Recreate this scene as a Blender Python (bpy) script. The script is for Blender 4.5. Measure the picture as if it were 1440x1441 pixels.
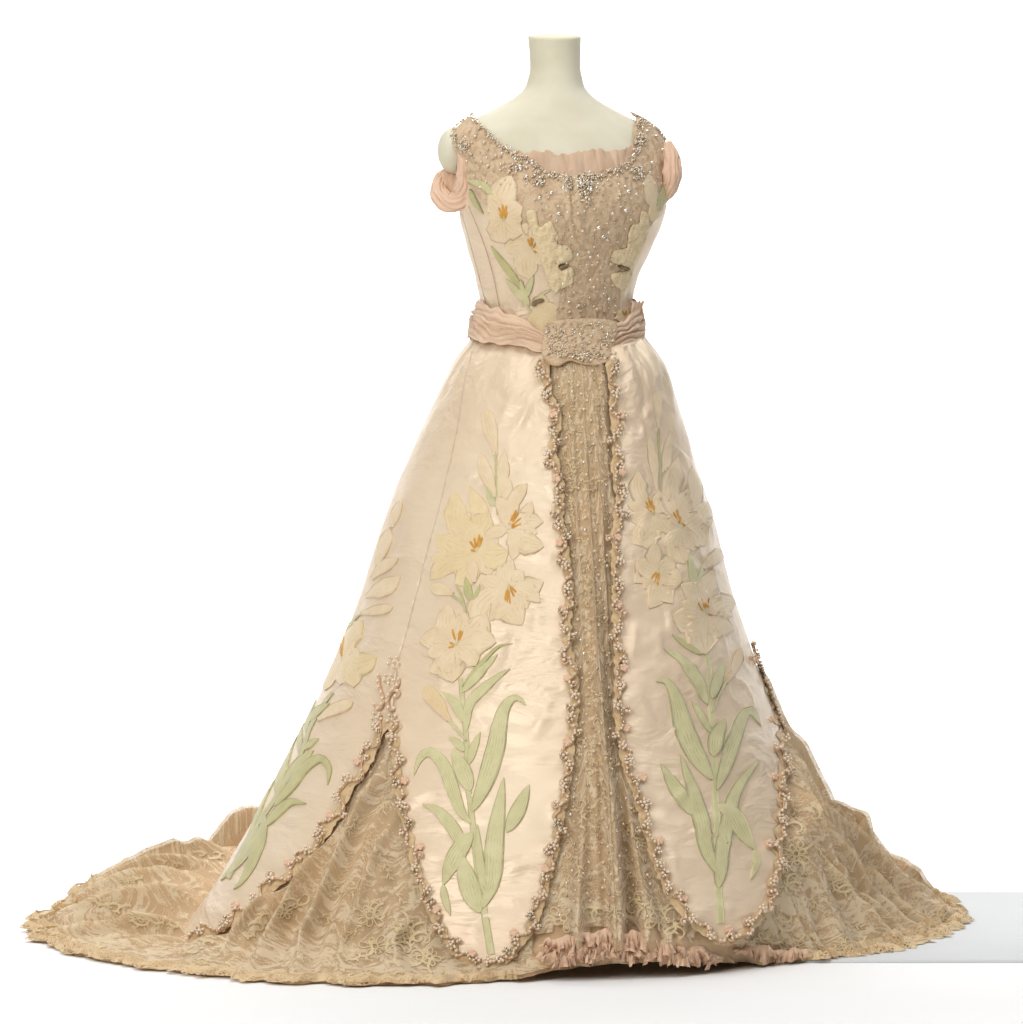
import bpy, math, random
import numpy as np
from mathutils import Vector
from mathutils.bvhtree import BVHTree
from mathutils.geometry import delaunay_2d_cdt

random.seed(7)
RNG = np.random.RandomState(11)
SC = bpy.context.scene
for o in list(bpy.data.objects):
    bpy.data.objects.remove(o)
COL = SC.collection

# ------------------------------------------------------------------ camera
F_PX, HOR, DIST, CAM_H, CAM_X = 5847.0, 466.0, 7.0, 1.0, -0.084
cd = bpy.data.cameras.new('camera')
cam = bpy.data.objects.new('camera', cd)
COL.objects.link(cam)
cam.location = (CAM_X, -DIST, CAM_H)
cam.rotation_euler = (math.radians(90), 0, 0)
cd.sensor_width = 36.0
cd.lens = F_PX / 1441.0 * 36.0
cd.shift_y = -(720.5 - HOR) / 1441.0
cd.clip_end = 100.0
SC.camera = cam

# ------------------------------------------------------------------ studio light
W = bpy.data.worlds.new('World')
SC.world = W
W.use_nodes = True
W.node_tree.nodes['Background'].inputs['Color'].default_value = (1.0, 0.985, 0.96, 1)
W.node_tree.nodes['Background'].inputs['Strength'].default_value = 0.04


def area(name, loc, target, sx, sy, power, col):
    l = bpy.data.lights.new(name, 'AREA')
    l.shape = 'RECTANGLE'
    l.size, l.size_y = sx, sy
    l.energy = power
    l.color = col
    o = bpy.data.objects.new(name, l)
    COL.objects.link(o)
    o.location = loc
    o.rotation_euler = (Vector(target) - Vector(loc)).to_track_quat('-Z', 'Y').to_euler()
    return o


area('key_softbox', (-3.1, -4.4, 3.0), (0.0, 0, 0.95), 2.8, 2.6, 138, (1.0, 0.975, 0.93))
area('overhead_softbox', (0.3, 0.9, 4.4), (0, 0.7, 0), 6.0, 5.0, 70, (0.99, 0.99, 1.0))
area('backdrop_lamp', (0, 2.2, 4.6), (0, 5.5, 1.6), 7.0, 1.0, 460, (1.0, 0.99, 0.98))
area('floor_fill', (0.3, -2.4, 4.7), (0.3, -2.1, 0), 5.5, 3.0, 128, (1.0, 0.99, 0.98))  # added fill hung overhead to bring the front floor up to white

SC.view_settings.view_transform = 'Standard'
SC.view_settings.look = 'None'
SC.view_settings.exposure = 0.0
SC.view_settings.gamma = 1.0
SC.view_settings.use_curve_mapping = False
SC.cycles.transparent_max_bounces = 16
SC.cycles.max_bounces = 8


# ------------------------------------------------------------------ materials
def srgb(r, g, b):
    f = lambda c: c / 12.92 if c <= 0.04045 else ((c + 0.055) / 1.055) ** 2.4
    return (f(r / 255.0), f(g / 255.0), f(b / 255.0), 1.0)


class Mat:
    def __init__(self, name, rough=0.6, spec=0.3, metal=0.0, sheen=0.0, aniso=0.0):
        self.m = bpy.data.materials.new(name)
        self.m.use_nodes = True
        self.t = self.m.node_tree
        self.n = self.t.nodes
        self.b = self.n['Principled BSDF']
        self.out = self.n['Material Output']
        self.b.inputs['Roughness'].default_value = rough
        self.b.inputs['Specular IOR Level'].default_value = spec
        self.b.inputs['Metallic'].default_value = metal
        self.b.inputs['Sheen Weight'].default_value = sheen
        self.b.inputs['Anisotropic'].default_value = aniso

    def node(self, typ, **kw):
        nd = self.n.new(typ)
        for k, v in kw.items():
            setattr(nd, k, v)
        return nd

    def link(self, a, b):
        self.t.links.new(a, b)

    def uv(self, sx=1, sy=1, sz=1):
        tc = self.node('ShaderNodeTexCoord')
        mp = self.node('ShaderNodeMapping')
        mp.inputs['Scale'].default_value = (sx, sy, sz)
        self.link(tc.outputs['UV'], mp.inputs['Vector'])
        return mp.outputs['Vector']

    def obj(self, sx=1, sy=1, sz=1):
        tc = self.node('ShaderNodeTexCoord')
        mp = self.node('ShaderNodeMapping')
        mp.inputs['Scale'].default_value = (sx, sy, sz)
        self.link(tc.outputs['Object'], mp.inputs['Vector'])
        return mp.outputs['Vector']

    def noise(self, vec, scale, detail=4, rough=0.55, dist=0.0):
        nd = self.node('ShaderNodeTexNoise')
        nd.inputs['Scale'].default_value = scale
        nd.inputs['Detail'].default_value = detail
        nd.inputs['Roughness'].default_value = rough
        nd.inputs['Distortion'].default_value = dist
        self.link(vec, nd.inputs['Vector'])
        return nd.outputs['Fac']

    def ramp(self, fac, stops, interp='LINEAR'):
        nd = self.node('ShaderNodeValToRGB')
        nd.color_ramp.interpolation = interp
        e = nd.color_ramp.elements
        while len(e) < len(stops):
            e.new(0.5)
        for i, (p, c) in enumerate(stops):
            e[i].position = p
            e[i].color = c if len(c) == 4 else (*c, 1)
        self.link(fac, nd.inputs['Fac'])
        return nd.outputs['Color']

    def mix(self, fac, a, b, mode='MIX'):
        nd = self.node('ShaderNodeMix', data_type='RGBA', blend_type=mode)
        for s, v in ((nd.inputs[0], fac), (nd.inputs[6], a), (nd.inputs[7], b)):
            if hasattr(v, 'links'):
                self.link(v, s)
            else:
                s.default_value = v
        return nd.outputs[2]

    def math(self, op, a, b=0.0):
        nd = self.node('ShaderNodeMath', operation=op)
        for s, v in ((nd.inputs[0], a), (nd.inputs[1], b)):
            if hasattr(v, 'links'):
                self.link(v, s)
            else:
                s.default_value = v
        return nd.outputs[0]

    def color(self, c):
        if hasattr(c, 'links'):
            self.link(c, self.b.inputs['Base Color'])
        else:
            self.b.inputs['Base Color'].default_value = c

    def bump(self, h, strength=0.3, dist=0.002):
        nd = self.node('ShaderNodeBump')
        nd.inputs['Strength'].default_value = strength
        nd.inputs['Distance'].default_value = dist
        self.link(h, nd.inputs['Height'])
        self.link(nd.outputs['Normal'], self.b.inputs['Normal'])

    def translucent(self, frac):
        t = self.node('ShaderNodeBsdfTranslucent')
        src = self.b.inputs['Base Color']
        if src.links:
            self.link(src.links[0].from_socket, t.inputs['Color'])
        else:
            t.inputs['Color'].default_value = src.default_value
        mx = self.node('ShaderNodeMixShader')
        mx.inputs[0].default_value = frac
        self.link(self.b.outputs[0], mx.inputs[1])
        self.link(t.outputs[0], mx.inputs[2])
        self.link(mx.outputs[0], self.out.inputs['Surface'])
        self.sh = mx.outputs[0]

    def alpha(self, fac):
        tr = self.node('ShaderNodeBsdfTransparent')
        mx = self.node('ShaderNodeMixShader')
        self.link(fac, mx.inputs[0])
        self.link(tr.outputs[0], mx.inputs[1])
        self.link(getattr(self, 'sh', self.b.outputs[0]), mx.inputs[2])
        self.link(mx.outputs[0], self.out.inputs['Surface'])


BLK, WHT = (0, 0, 0, 1), (1, 1, 1, 1)


def mat_satin():
    m = Mat('ivory_satin', rough=0.33, spec=0.42, metal=0.08, sheen=0.1, aniso=0.4)
    v = m.uv(1, 1, 1)
    big = m.noise(v, 3.2, 3)
    m.color(m.ramp(big, [(0.30, srgb(231, 207, 178)), (0.52, srgb(236, 214, 185)), (0.72, srgb(238, 220, 192))]))
    c1 = m.noise(m.uv(6, 17, 1), 1.0, 4, 0.5, 1.2)
    c2 = m.noise(m.uv(16, 44, 1), 1.0, 3, 0.5, 0.8)
    c3 = m.noise(m.uv(2500, 300, 1), 1.0, 2)
    where = m.ramp(m.noise(m.uv(3.5, 5, 1), 1.0, 2), [(0.42, (0.30, 0.30, 0.30, 1)), (0.66, WHT)])
    h = m.math('ADD', m.math('MULTIPLY', m.math('ADD', c1, m.math('MULTIPLY', c2, 0.38)), where), m.math('MULTIPLY', c3, 0.006))
    m.bump(h, 0.7, 0.012)
    return m.m


def mat_stitched(name, cols, edge, vein, freq=9.0, rough=0.5):
    """embroidered applique: threads run along the piece, darker couched outline"""
    m = Mat(name, rough=rough, spec=0.35, sheen=0.25)
    tc = m.node('ShaderNodeTexCoord')
    sep = m.node('ShaderNodeSeparateXYZ')
    m.link(tc.outputs['UV'], sep.inputs[0])
    nz = m.noise(m.obj(1, 1, 1), 34, 3)
    base = m.ramp(nz, [(0.3, cols[0]), (0.7, cols[1])])
    wob = m.math('ADD', sep.outputs['Y'], m.math('MULTIPLY', m.noise(m.uv(5, 2, 1), 1.0, 2), 0.22))
    st = m.math('SINE', m.math('MULTIPLY', wob, freq * 2.0))
    lines = m.ramp(m.math('ADD', m.math('MULTIPLY', st, 0.5), 0.5), [(0.72, BLK), (0.98, WHT)])
    patch = m.ramp(m.noise(m.obj(1, 1, 1), 60, 2), [(0.42, BLK), (0.6, WHT)])
    lf = m.math('MULTIPLY', m.math('MULTIPLY', lines, patch), 0.5)
    c = m.mix(lf, base, vein)
    ed = m.ramp(m.math('ABSOLUTE', sep.outputs['Y']), [(0.84, BLK), (0.97, WHT)])
    c = m.mix(m.math('MULTIPLY', ed, m.math('ADD', m.math('MULTIPLY', patch, 0.4), 0.12)), c, edge)
    m.color(c)
    th = m.noise(m.uv(6, 40, 1), 1.0, 3)
    m.bump(m.math('ADD', m.math('MULTIPLY', st, 0.35), th), 0.25, 0.0010)
    return m.m


def mat_chiffon(name, c0, c1, sx=160, sy=9, strength=0.5, trans=0.10):
    m = Mat(name, rough=0.85, spec=0.12, sheen=0.35)
    f = m.noise(m.uv(sx, sy, 1), 1.0, 4, 0.6, 0.4)
    g = m.noise(m.obj(1, 1, 1), 14, 4)
    c = m.ramp(f, [(0.28, c0), (0.68, c1)])
    c = m.mix(m.math('MULTIPLY', g, 0.35), c, c0)
    m.color(c)
    m.bump(f, strength, 0.003)
    m.translucent(trans)
    return m.m


def mat_lace(name, c0, c1, cell=0.0042, dense=(0.58, 0.64), net=0.07, mscale=36.0, alpha=True, floor=0.0):
    m = Mat(name, rough=0.8, spec=0.15, sheen=0.2)
    v = m.uv(1, 1, 1)
    vo = m.node('ShaderNodeTexVoronoi', feature='DISTANCE_TO_EDGE')
    vo.inputs['Scale'].default_value = 1.0 / cell
    m.link(v, vo.inputs['Vector'])
    netf = m.ramp(vo.outputs['Distance'], [(net, WHT), (net + 0.10, BLK)])
    n1 = m.noise(v, mscale, 5, 0.6, 1.6)
    motif = m.ramp(n1, [(dense[0], BLK), (dense[1], WHT)])
    mask = m.math('MAXIMUM', netf, motif)
    if floor:
        mask = m.math('MAXIMUM', mask, floor)
    n2 = m.noise(v, 900, 2)
    c = m.mix(motif, c0, c1)
    c = m.mix(m.math('MULTIPLY', n2, 0.4), c, c0)
    m.color(c)
    m.bump(m.math('ADD', m.math('MULTIPLY', mask, 0.7), m.math('MULTIPLY', n2, 0.2)), 0.22, 0.0010)
    if alpha:
        m.translucent(0.14)
        m.alpha(mask)
    return m.m


def mat_plain(name, c0, c1, scale=30, rough=0.7, spec=0.2, bump=0.2, metal=0.0, sheen=0.0):
    m = Mat(name, rough=rough, spec=spec, metal=metal, sheen=sheen)
    n = m.noise(m.obj(1, 1, 1), scale, 4)
    m.color(m.ramp(n, [(0.3, c0), (0.7, c1)]))
    if bump:
        m.bump(m.noise(m.obj(1, 1, 1), scale * 6, 3), bump, 0.001)
    return m.m


M_SATIN = mat_satin()
M_CREAM = mat_stitched('lily_silk', (srgb(228, 204, 166), srgb(235, 214, 180)), srgb(194, 162, 114), srgb(206, 174, 124))
M_YELLOW = mat_stitched('yellow_lily_silk', (srgb(227, 203, 158), srgb(234, 212, 170)), srgb(198, 170, 112), srgb(210, 182, 122))
M_GREEN = mat_stitched('leaf_silk', (srgb(206, 198, 150), srgb(218, 210, 164)), srgb(146, 142, 88), srgb(158, 156, 94), 10)
M_SAGE = mat_stitched('sage_silk', (srgb(190, 183, 130), srgb(204, 196, 142)), srgb(140, 136, 86), srgb(152, 148, 92), 9)
M_BLUSHBUD = mat_stitched('bud_silk', (srgb(226, 196, 156), srgb(230, 206, 160)), srgb(190, 160, 116), srgb(208, 178, 130))
M_STAMEN = mat_plain('stamen_thread', srgb(196, 134, 40), srgb(222, 168, 78), 120, 0.5, 0.4)
M_CHIFFON = mat_chiffon('tan_chiffon', srgb(206, 174, 146), srgb(230, 202, 174), 60, 12, .4)
M_PINK = mat_chiffon('pink_chiffon', srgb(236, 196, 166), srgb(250, 222, 196), 80, 7, 1.0, 0.1)
M_RUFFLE = mat_chiffon('ruffle_chiffon', srgb(222, 184, 152), srgb(242, 210, 180), 120, 30, 0.6, 0.1)
M_SASH = mat_chiffon('sash_chiffon', srgb(232, 198, 168), srgb(246, 220, 192), 10, 190, 0.5)
M_TRAIN = mat_chiffon('train_chiffon', srgb(200, 168, 131), srgb(223, 194, 155), 60, 6, 0.2)


def mat_tulle():
    m = Mat('ecru_lace', rough=0.8, spec=0.12, sheen=0.25)
    v = m.uv(1, 1, 1)
    tc = m.node('ShaderNodeTexCoord')
    sep = m.node('ShaderNodeSeparateXYZ')
    m.link(tc.outputs['UV'], sep.inputs[0])
    near = m.ramp(sep.outputs['Y'], [(0.04, WHT), (0.24, BLK)])
    vo = m.node('ShaderNodeTexVoronoi', feature='DISTANCE_TO_EDGE')
    vo.inputs['Scale'].default_value = 1.0 / 0.0046
    m.link(v, vo.inputs['Vector'])
    net = m.ramp(vo.outputs['Distance'], [(0.05, WHT), (0.14, BLK)])
    # figured cloth-work: meandering leaf shapes with veins left open
    n1 = m.noise(v, 42, 2, 0.5, 1.7)
    n2 = m.noise(v, 120, 2, 0.5, 1.2)
    thr = m.math('ADD', m.math('MULTIPLY', n1, 0.72), m.math('MULTIPLY', n2, 0.28))
    thr = m.math('ADD', thr, m.math('MULTIPLY', near, 0.075))
    fig = m.ramp(thr, [(0.545, BLK), (0.575, WHT)])
    rim = m.ramp(thr, [(0.505, BLK), (0.525, WHT), (0.545, WHT), (0.56, BLK)])
    open_ = m.ramp(m.noise(v, 15, 2, 0.5, 1.0), [(0.46, BLK), (0.54, WHT)])
    netw = m.math('MULTIPLY', net, m.math('ADD', m.math('MULTIPLY', open_, 0.55), 0.15))
    mask = m.math('MAXIMUM', m.math('MAXIMUM', m.math('MULTIPLY', fig, 0.72), netw), m.math('MAXIMUM', m.math('MULTIPLY', rim, 0.62), 0.40))
    c = m.mix(m.math('MAXIMUM', fig, rim), srgb(226, 201, 162), srgb(241, 223, 190))
    m.color(c)
    m.bump(mask, 0.25, 0.0012)
    m.translucent(0.12)
    m.alpha(mask)
    return m.m


M_LACE = mat_tulle()
M_LACE_DENSE = mat_lace('beaded_lace', srgb(196, 166, 126), srgb(220, 194, 152), 0.0036, (0.40, 0.52), 0.15, 60, alpha=False)
M_YOKE = mat_lace('yoke_lace', srgb(196, 168, 136), srgb(218, 194, 162), 0.0032, (0.42, 0.55), 0.15, 70, alpha=False)
M_FRILL = mat_lace('frill_lace', srgb(216, 188, 146), srgb(232, 208, 168), 0.0036, (0.46, 0.54), 0.13, 75)
M_THREAD = mat_plain('lace_thread', srgb(210, 186, 146), srgb(226, 206, 166), 220, 0.75, 0.2, 0.4)
M_FIGURE = mat_plain('figure_thread', srgb(210, 184, 144), srgb(224, 200, 160), 220, 0.75, 0.2, 0.4)
M_BRAID = mat_plain('blush_braid', srgb(206, 168, 136), srgb(224, 190, 156), 200, 0.65, 0.25, 0.5)
M_BLUSH = mat_plain('blush_silk', srgb(226, 188, 158), srgb(234, 200, 170), 160, 0.6, 0.25, 0.4)
M_PEARL = mat_plain('glass_pearl', srgb(218, 194, 164), srgb(240, 224, 200), 300, 0.22, 0.7, 0.0, 0.12)
M_STEEL = mat_plain('cut_steel', srgb(168, 152, 128), srgb(220, 208, 188), 400, 0.22, 0.9, 0.0, 0.8)
M_PASTE = mat_plain('bright_paste', srgb(236, 230, 218), srgb(250, 248, 240), 400, 0.08, 1.0, 0.0, 0.7)
M_BUST = mat_plain('bust_cloth', srgb(214, 207, 180), srgb(234, 229, 209), 7, 0.62, 0.25, 0.06)
M_DARK = mat_plain('dark_velvet', srgb(124, 106, 78), srgb(150, 130, 100), 120, 0.85, 0.1, 0.5)
M_SEAM = mat_plain('seam_thread', srgb(196, 166, 138), srgb(206, 178, 150), 200, 0.6, 0.2, 0.0)
M_FLOOR = mat_plain('white_floor', srgb(244, 245, 246), srgb(248, 248, 248), 2, 0.75, 0.15, 0.0)
M_FLOOR_BAND = mat_plain('grey_floor_band', srgb(206, 209, 211), srgb(211, 214, 216), 2, 0.8, 0.1, 0.0)


# ------------------------------------------------------------------ mesh helpers
def mk(name, verts, faces, mat, parent=None, uvs=None, smooth=True, kind=None, label=None):
    me = bpy.data.meshes.new(name)
    me.from_pydata([tuple(map(float, v)) for v in verts], [], faces)
    if uvs is not None:
        uv = np.asarray(uvs, dtype=np.float32)
        lay = me.uv_layers.new(name='UVMap')
        idx = np.empty(len(me.loops), dtype=np.int32)
        me.loops.foreach_get('vertex_index', idx)
        lay.data.foreach_set('uv', uv[idx].ravel())
    if smooth:
        me.polygons.foreach_set('use_smooth', [True] * len(me.polygons))
    me.materials.append(mat)
    me.update()
    o = bpy.data.objects.new(name, me)
    COL.objects.link(o)
    if parent is not None:
        o.parent = parent
    if kind:
        o['kind'] = kind
    if label:
        o['label'] = label
    return o


def empty(name, parent=None, loc=(0, 0, 0)):
    o = bpy.data.objects.new(name, None)
    COL.objects.link(o)
    o.location = loc
    if parent is not None:
        o.parent = parent
    return o


def grid_faces(nu, nv, closed=False, base=0):
    f = []
    nn = nu if closed else nu - 1
    for i in range(nn):
        i2 = (i + 1) % nu
        for j in range(nv - 1):
            f.append((base + i * nv + j, base + i2 * nv + j, base + i2 * nv + j + 1, base + i * nv + j + 1))
    return f


class Bag:
    def __init__(self):
        self.v, self.f, self.uv = [], [], []

    def add(self, v, f, uv=None):
        b = len(self.v)
        self.v.extend([tuple(p) for p in v])
        self.f.extend([tuple(i + b for i in q) for q in f])
        self.uv.extend([tuple(p) for p in uv] if uv is not None else [(0.0, 0.0)] * len(v))

    def build(self, name, mat, parent=None, **kw):
        if not self.v:
            return None
        return mk(name, self.v, self.f, mat, parent, uvs=self.uv, **kw)


def _ico():
    import bmesh
    bm = bmesh.new()
    bmesh.ops.create_icosphere(bm, subdivisions=2, radius=1.0)
    bm.verts.ensure_lookup_table()
    v = np.array([p.co[:] for p in bm.verts])
    f = [tuple(x.index for x in q.verts) for q in bm.faces]
    bm.free()
    return v, f


ICO_V, ICO_F = _ico()
OCT_V = np.array([(math.cos(a) * r, math.sin(a) * r, z) for r, z in ((1.0, 0.0), (0.62, 0.55)) for a in np.linspace(0, 2 * math.pi, 7)[:6]] + [(0, 0, 0.62)])
OCT_F = [(i, (i + 1) % 6, 6 + (i + 1) % 6, 6 + i) for i in range(6)] + [(6 + i, 6 + (i + 1) % 6, 12) for i in range(6)]


def ball(bag, c, r, sq=None, n=None):
    v = ICO_V * r
    if sq is not None:
        n = np.asarray(n)
        d = v @ n
        v = v + np.outer(d * (sq - 1.0), n)
    bag.add(v + np.asarray(c), ICO_F)


def gem(bag, c, r, n):
    n = np.asarray(n) / np.linalg.norm(n)
    t = np.cross(n, (0.3, 0.2, 0.93))
    t /= np.linalg.norm(t)
    b = np.cross(n, t)
    v = OCT_V * r
    bag.add(v[:, :1] * t + v[:, 1:2] * b + v[:, 2:] * n + np.asarray(c), OCT_F)


def tube(bag, pts, rad, seg=6, flat=None, nrm=None):
    pts = np.asarray(pts, float)
    n = len(pts)
    rad = np.broadcast_to(np.asarray(rad, float), (n,))
    tg = np.gradient(pts, axis=0)
    tg /= np.linalg.norm(tg, axis=1)[:, None] + 1e-9
    ref = np.asarray(nrm, float) if nrm is not None else np.tile(np.array([0.13, -0.97, 0.21]), (n, 1))
    b = np.cross(tg, ref)
    b /= np.linalg.norm(b, axis=1)[:, None] + 1e-9
    c = np.cross(b, tg)
    v = []
    k = 1.0 if flat is None else flat
    for i in range(n):
        for a in np.linspace(0, 2 * math.pi, seg + 1)[:-1]:
            v.append(pts[i] + rad[i] * (math.cos(a) * b[i] + k * math.sin(a) * c[i]))
    f = []
    for i in range(n - 1):
        for j in range(seg):
            f.append((i * seg + j, i * seg + (j + 1) % seg, (i + 1) * seg + (j + 1) % seg, (i + 1) * seg + j))
    f.append(tuple(range(seg))[::-1])
    f.append(tuple(range((n - 1) * seg, n * seg)))
    bag.add(v, f)


# value noise ------------------------------------------------------------
_TAB = np.random.RandomState(5).rand(512, 512)


def vnoise(x, y):
    x = np.asarray(x, float)
    y = np.asarray(y, float)
    xi, yi = np.floor(x).astype(int), np.floor(y).astype(int)
    fx, fy = x - xi, y - yi
    fx = fx * fx * fx * (fx * (fx * 6 - 15) + 10)
    fy = fy * fy * fy * (fy * (fy * 6 - 15) + 10)
    g = lambda a, b: _TAB[a % 512, b % 512]
    return ((g(xi, yi) * (1 - fx) + g(xi + 1, yi) * fx) * (1 - fy) + (g(xi, yi + 1) * (1 - fx) + g(xi + 1, yi + 1) * fx) * fy) * 2 - 1


def fbm(x, y, o=3):
    s, a = 0.0, 1.0
    for k in range(o):
        s = s + a * vnoise(x * 2 ** k + 17.3 * k, y * 2 ** k + 5.1 * k)
        a *= 0.5
    return s / 1.75


def ridged(x, y):
    return 1 - np.abs(vnoise(x, y)) * 2


def spl(xs, ys):
    xs, ys = np.asarray(xs, float), np.asarray(ys, float)
    if xs[0] > xs[-1]:
        xs, ys = xs[::-1], ys[::-1]
    m = np.gradient(ys, xs)

    def f(x):
        x = np.clip(np.asarray(x, float), xs[0], xs[-1])
        i = np.clip(np.searchsorted(xs, x) - 1, 0, len(xs) - 2)
        h = xs[i + 1] - xs[i]
        t = (x - xs[i]) / h
        return ((2 * t ** 3 - 3 * t ** 2 + 1) * ys[i] + (t ** 3 - 2 * t ** 2 + t) * h * m[i]
                + (-2 * t ** 3 + 3 * t ** 2) * ys[i + 1] + (t ** 3 - t ** 2) * h * m[i + 1])
    return f


def sstep(a, b, x):
    t = np.clip((np.asarray(x, float) - a) / (b - a), 0, 1)
    return t * t * (3 - 2 * t)


def ray(px, py):
    return Vector((CAM_X, -DIST, CAM_H)), Vector(((px - 720.0) / F_PX, 1.0, -(py - HOR) / F_PX)).normalized()


def at(px, py, y):
    d = y + DIST
    return np.array([CAM_X + (px - 720.0) * d / F_PX, y, CAM_H - (py - HOR) * d / F_PX])


# ------------------------------------------------------------------ surfaces of revolution-like form, parameters (u, z)
class Surf:
    def __init__(self, cx, cy, ar, al, bf, bb, psi=0.0, disp=None, z0=0.0, z1=1.0, nz=200, zrows=None, mid=785):
        self.cx, self.cy, self.ar, self.al, self.bf, self.bb = cx, cy, ar, al, bf, bb
        self.c, self.s = math.cos(psi), math.sin(psi)
        self.disp, self.z0, self.z1, self.mid = disp, z0, z1, mid
        self.zr = np.linspace(z0, z1, nz) if zrows is None else zrows
        self.bvh = None

    def raw(self, u, z):
        cu, su = np.cos(u), np.sin(u)
        lx = np.where(cu > 0, self.ar(z), self.al(z)) * cu
        ly = np.where(su > 0, self.bb(z), self.bf(z)) * su
        return np.stack([self.cx(z) + lx * self.c - ly * self.s, self.cy(z) + lx * self.s + ly * self.c, z + 0 * u], -1)

    def normal(self, u, z):
        e = 1e-3
        du = self.raw(u + e, z) - self.raw(u - e, z)
        dz = self.raw(u, z + e) - self.raw(u, z - e)
        n = np.cross(du, dz)
        return n / (np.linalg.norm(n, axis=-1)[..., None] + 1e-12)

    def ev(self, u, z, off=0.0):
        u, z = np.asarray(u, float), np.asarray(z, float)
        n = self.normal(u, z)
        d = np.asarray(off, float) + (self.disp(u, z) if self.disp else 0.0)
        return self.raw(u, z) + n * np.asarray(d)[..., None] * np.ones(u.shape + (1,)), n

    def inv(self, p):
        z = p[2]
        dx, dy = p[0] - float(self.cx(z)), p[1] - float(self.cy(z))
        lx, ly = dx * self.c + dy * self.s, -dx * self.s + dy * self.c
        a = float(self.ar(z) if lx > 0 else self.al(z))
        b = float(self.bb(z) if ly > 0 else self.bf(z))
        u = math.atan2(ly / b, lx / a)
        return (u if u >= 0 else u + 2 * math.pi), z

    def tree(self):
        if self.bvh is None:
            nu = 360
            us = np.linspace(0, 2 * math.pi, nu, endpoint=False)
            U, Z = np.meshgrid(us, self.zr, indexing='ij')
            p = self.raw(U, Z).reshape(-1, 3)
            self.bvh = BVHTree.FromPolygons(p.tolist(), grid_faces(nu, len(self.zr), True))
        return self.bvh

    def hit(self, px, py):
        t = self.tree()
        q = px
        for k in range(140):
            o, d = ray(q, py)
            loc = t.ray_cast(o, d)[0]
            if loc is not None:
                return self.inv(loc)
            q += 1.0 if px < self.mid else -1.0
        raise RuntimeError('no hit %s %s' % (px, py))

    def hits(self, pts):
        return np.array([self.hit(x, y) for x, y in pts])


# ---- skirt
def wr_skirt(u, z):
    x = u * 0.45
    lo = 1.0 - np.clip(z, 0, 1)
    g = 0.009 * lo * fbm(x * 5.0, z * 1.5 + 3, 2)
    c = 0.0042 * fbm(x * 7 + z * 3.0, z * 17 - x * 4, 3)
    r = 0.0034 * np.clip(ridged(x * 9 - z * 5 + 9, z * 26 + x * 6) - 0.55, 0, 1) / 0.45
    front = sstep(math.radians(215), math.radians(240), u) * (1 - sstep(math.radians(330), math.radians(350), u))
    puck = 0.005 * sstep(0.86, 0.97, z) * fbm(u * 9, z * 3, 2)
    return g + c * (0.6 + 0.4 * front) + r * front + puck


ZK = [1.03, .995, .947, .851, .768, .672, .564, .444, .277, .181, .073, 0.0]
XL = [-.138, -.148, -.182, -.230, -.266, -.303, -.337, -.384, -.470, -.522, -.588, -.640]
XR = [.125, .136, .172, .204, .230, .261, .287, .327, .390, .432, .478, .505]
XC = [-.005, .018, .025, .028, .031, .034, .037, .04, .044, .046, .048, .05]
YC = [0, 0, 0, 0, 0, 0, 0, 0, -.03, -.07, -.12, -.15]
YF = [-.105, -.118, -.155, -.205, -.245, -.292, -.345, -.402, -.482, -.525, -.572, -.605]
YB = [.10, .12, .22, .32, .38, .44, .50, .56, .66, .72, .80, .86]
_xl, _xr, _xc, _yc, _yf, _yb = [spl(ZK, a) for a in (XL, XR, XC, YC, YF, YB)]
SK = Surf(_xc, _yc, lambda z: _xr(z) - _xc(z), lambda z: _xc(z) - _xl(z), lambda z: _yc(z) - _yf(z),
          lambda z: _yb(z) - _yc(z), 0.0, wr_skirt, 0.0, 1.03, 200)

# ---- torso of the mannequin (front turned 12 degrees to the viewer's right)
PSI = math.radians(12)
ZT = [1.500, 1.470, 1.430, 1.405, 1.388, 1.374, 1.362, 1.350, 1.335, 1.310, 1.285, 1.255, 1.200, 1.140, 1.090, 1.043, 1.0, .95]
CXT = [-.0115, -.0105, -.010, -.011, -.012, -.012, -.012, -.010, -.008, -.004, 0, .002, .002, -.004, -.008, -.008, -.006, -.006]
AT = [.0450, .0430, .0450, .0560, .0780, .1040, .1280, .1500, .1690, .1810, .1800, .1740, .1700, .1510, .1330, .1240, .1270, .135]
BT = [.0480, .0470, .0500, .0560, .0620, .0680, .0730, .0780, .0850, .0950, .1040, .1130, .1220, .1180, .1060, .0960, .100, .105]
CYT = [.030, .030, .028, .026, .022, .020, .018, .016, .012, .008, .004, 0, 0, 0, 0, 0, 0, 0]
_ct, _at, _bt, _yt = [spl(ZT, a) for a in (CXT, AT, BT, CYT)]
_bust = lambda z: _bt(z) * (1 + 0.14 * np.exp(-((z - 1.205) / 0.055) ** 2))
TO = Surf(_ct, _yt, _at, _at, _bust, _bt, PSI, None, .95, 1.5, zrows=np.concatenate([np.linspace(.95, 1.33, 90), np.linspace(1.332, 1.41, 90), np.linspace(1.412, 1.5, 30)]), mid=783)

# ---- waist (sash and belt ride on this)
_k = lambda v: (lambda z: v + 0 * np.asarray(z, float))
_wa = spl([1.06, 1.02, .98, .93], [.128, .139, .150, .168])
_wb = spl([1.06, 1.02, .98, .93], [.108, .118, .130, .156])
WA = Surf(_k(-.007), _k(0.0), _wa, _wa, _wb, _wb, PSI, None, .92, 1.06, 60, mid=783)


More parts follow.
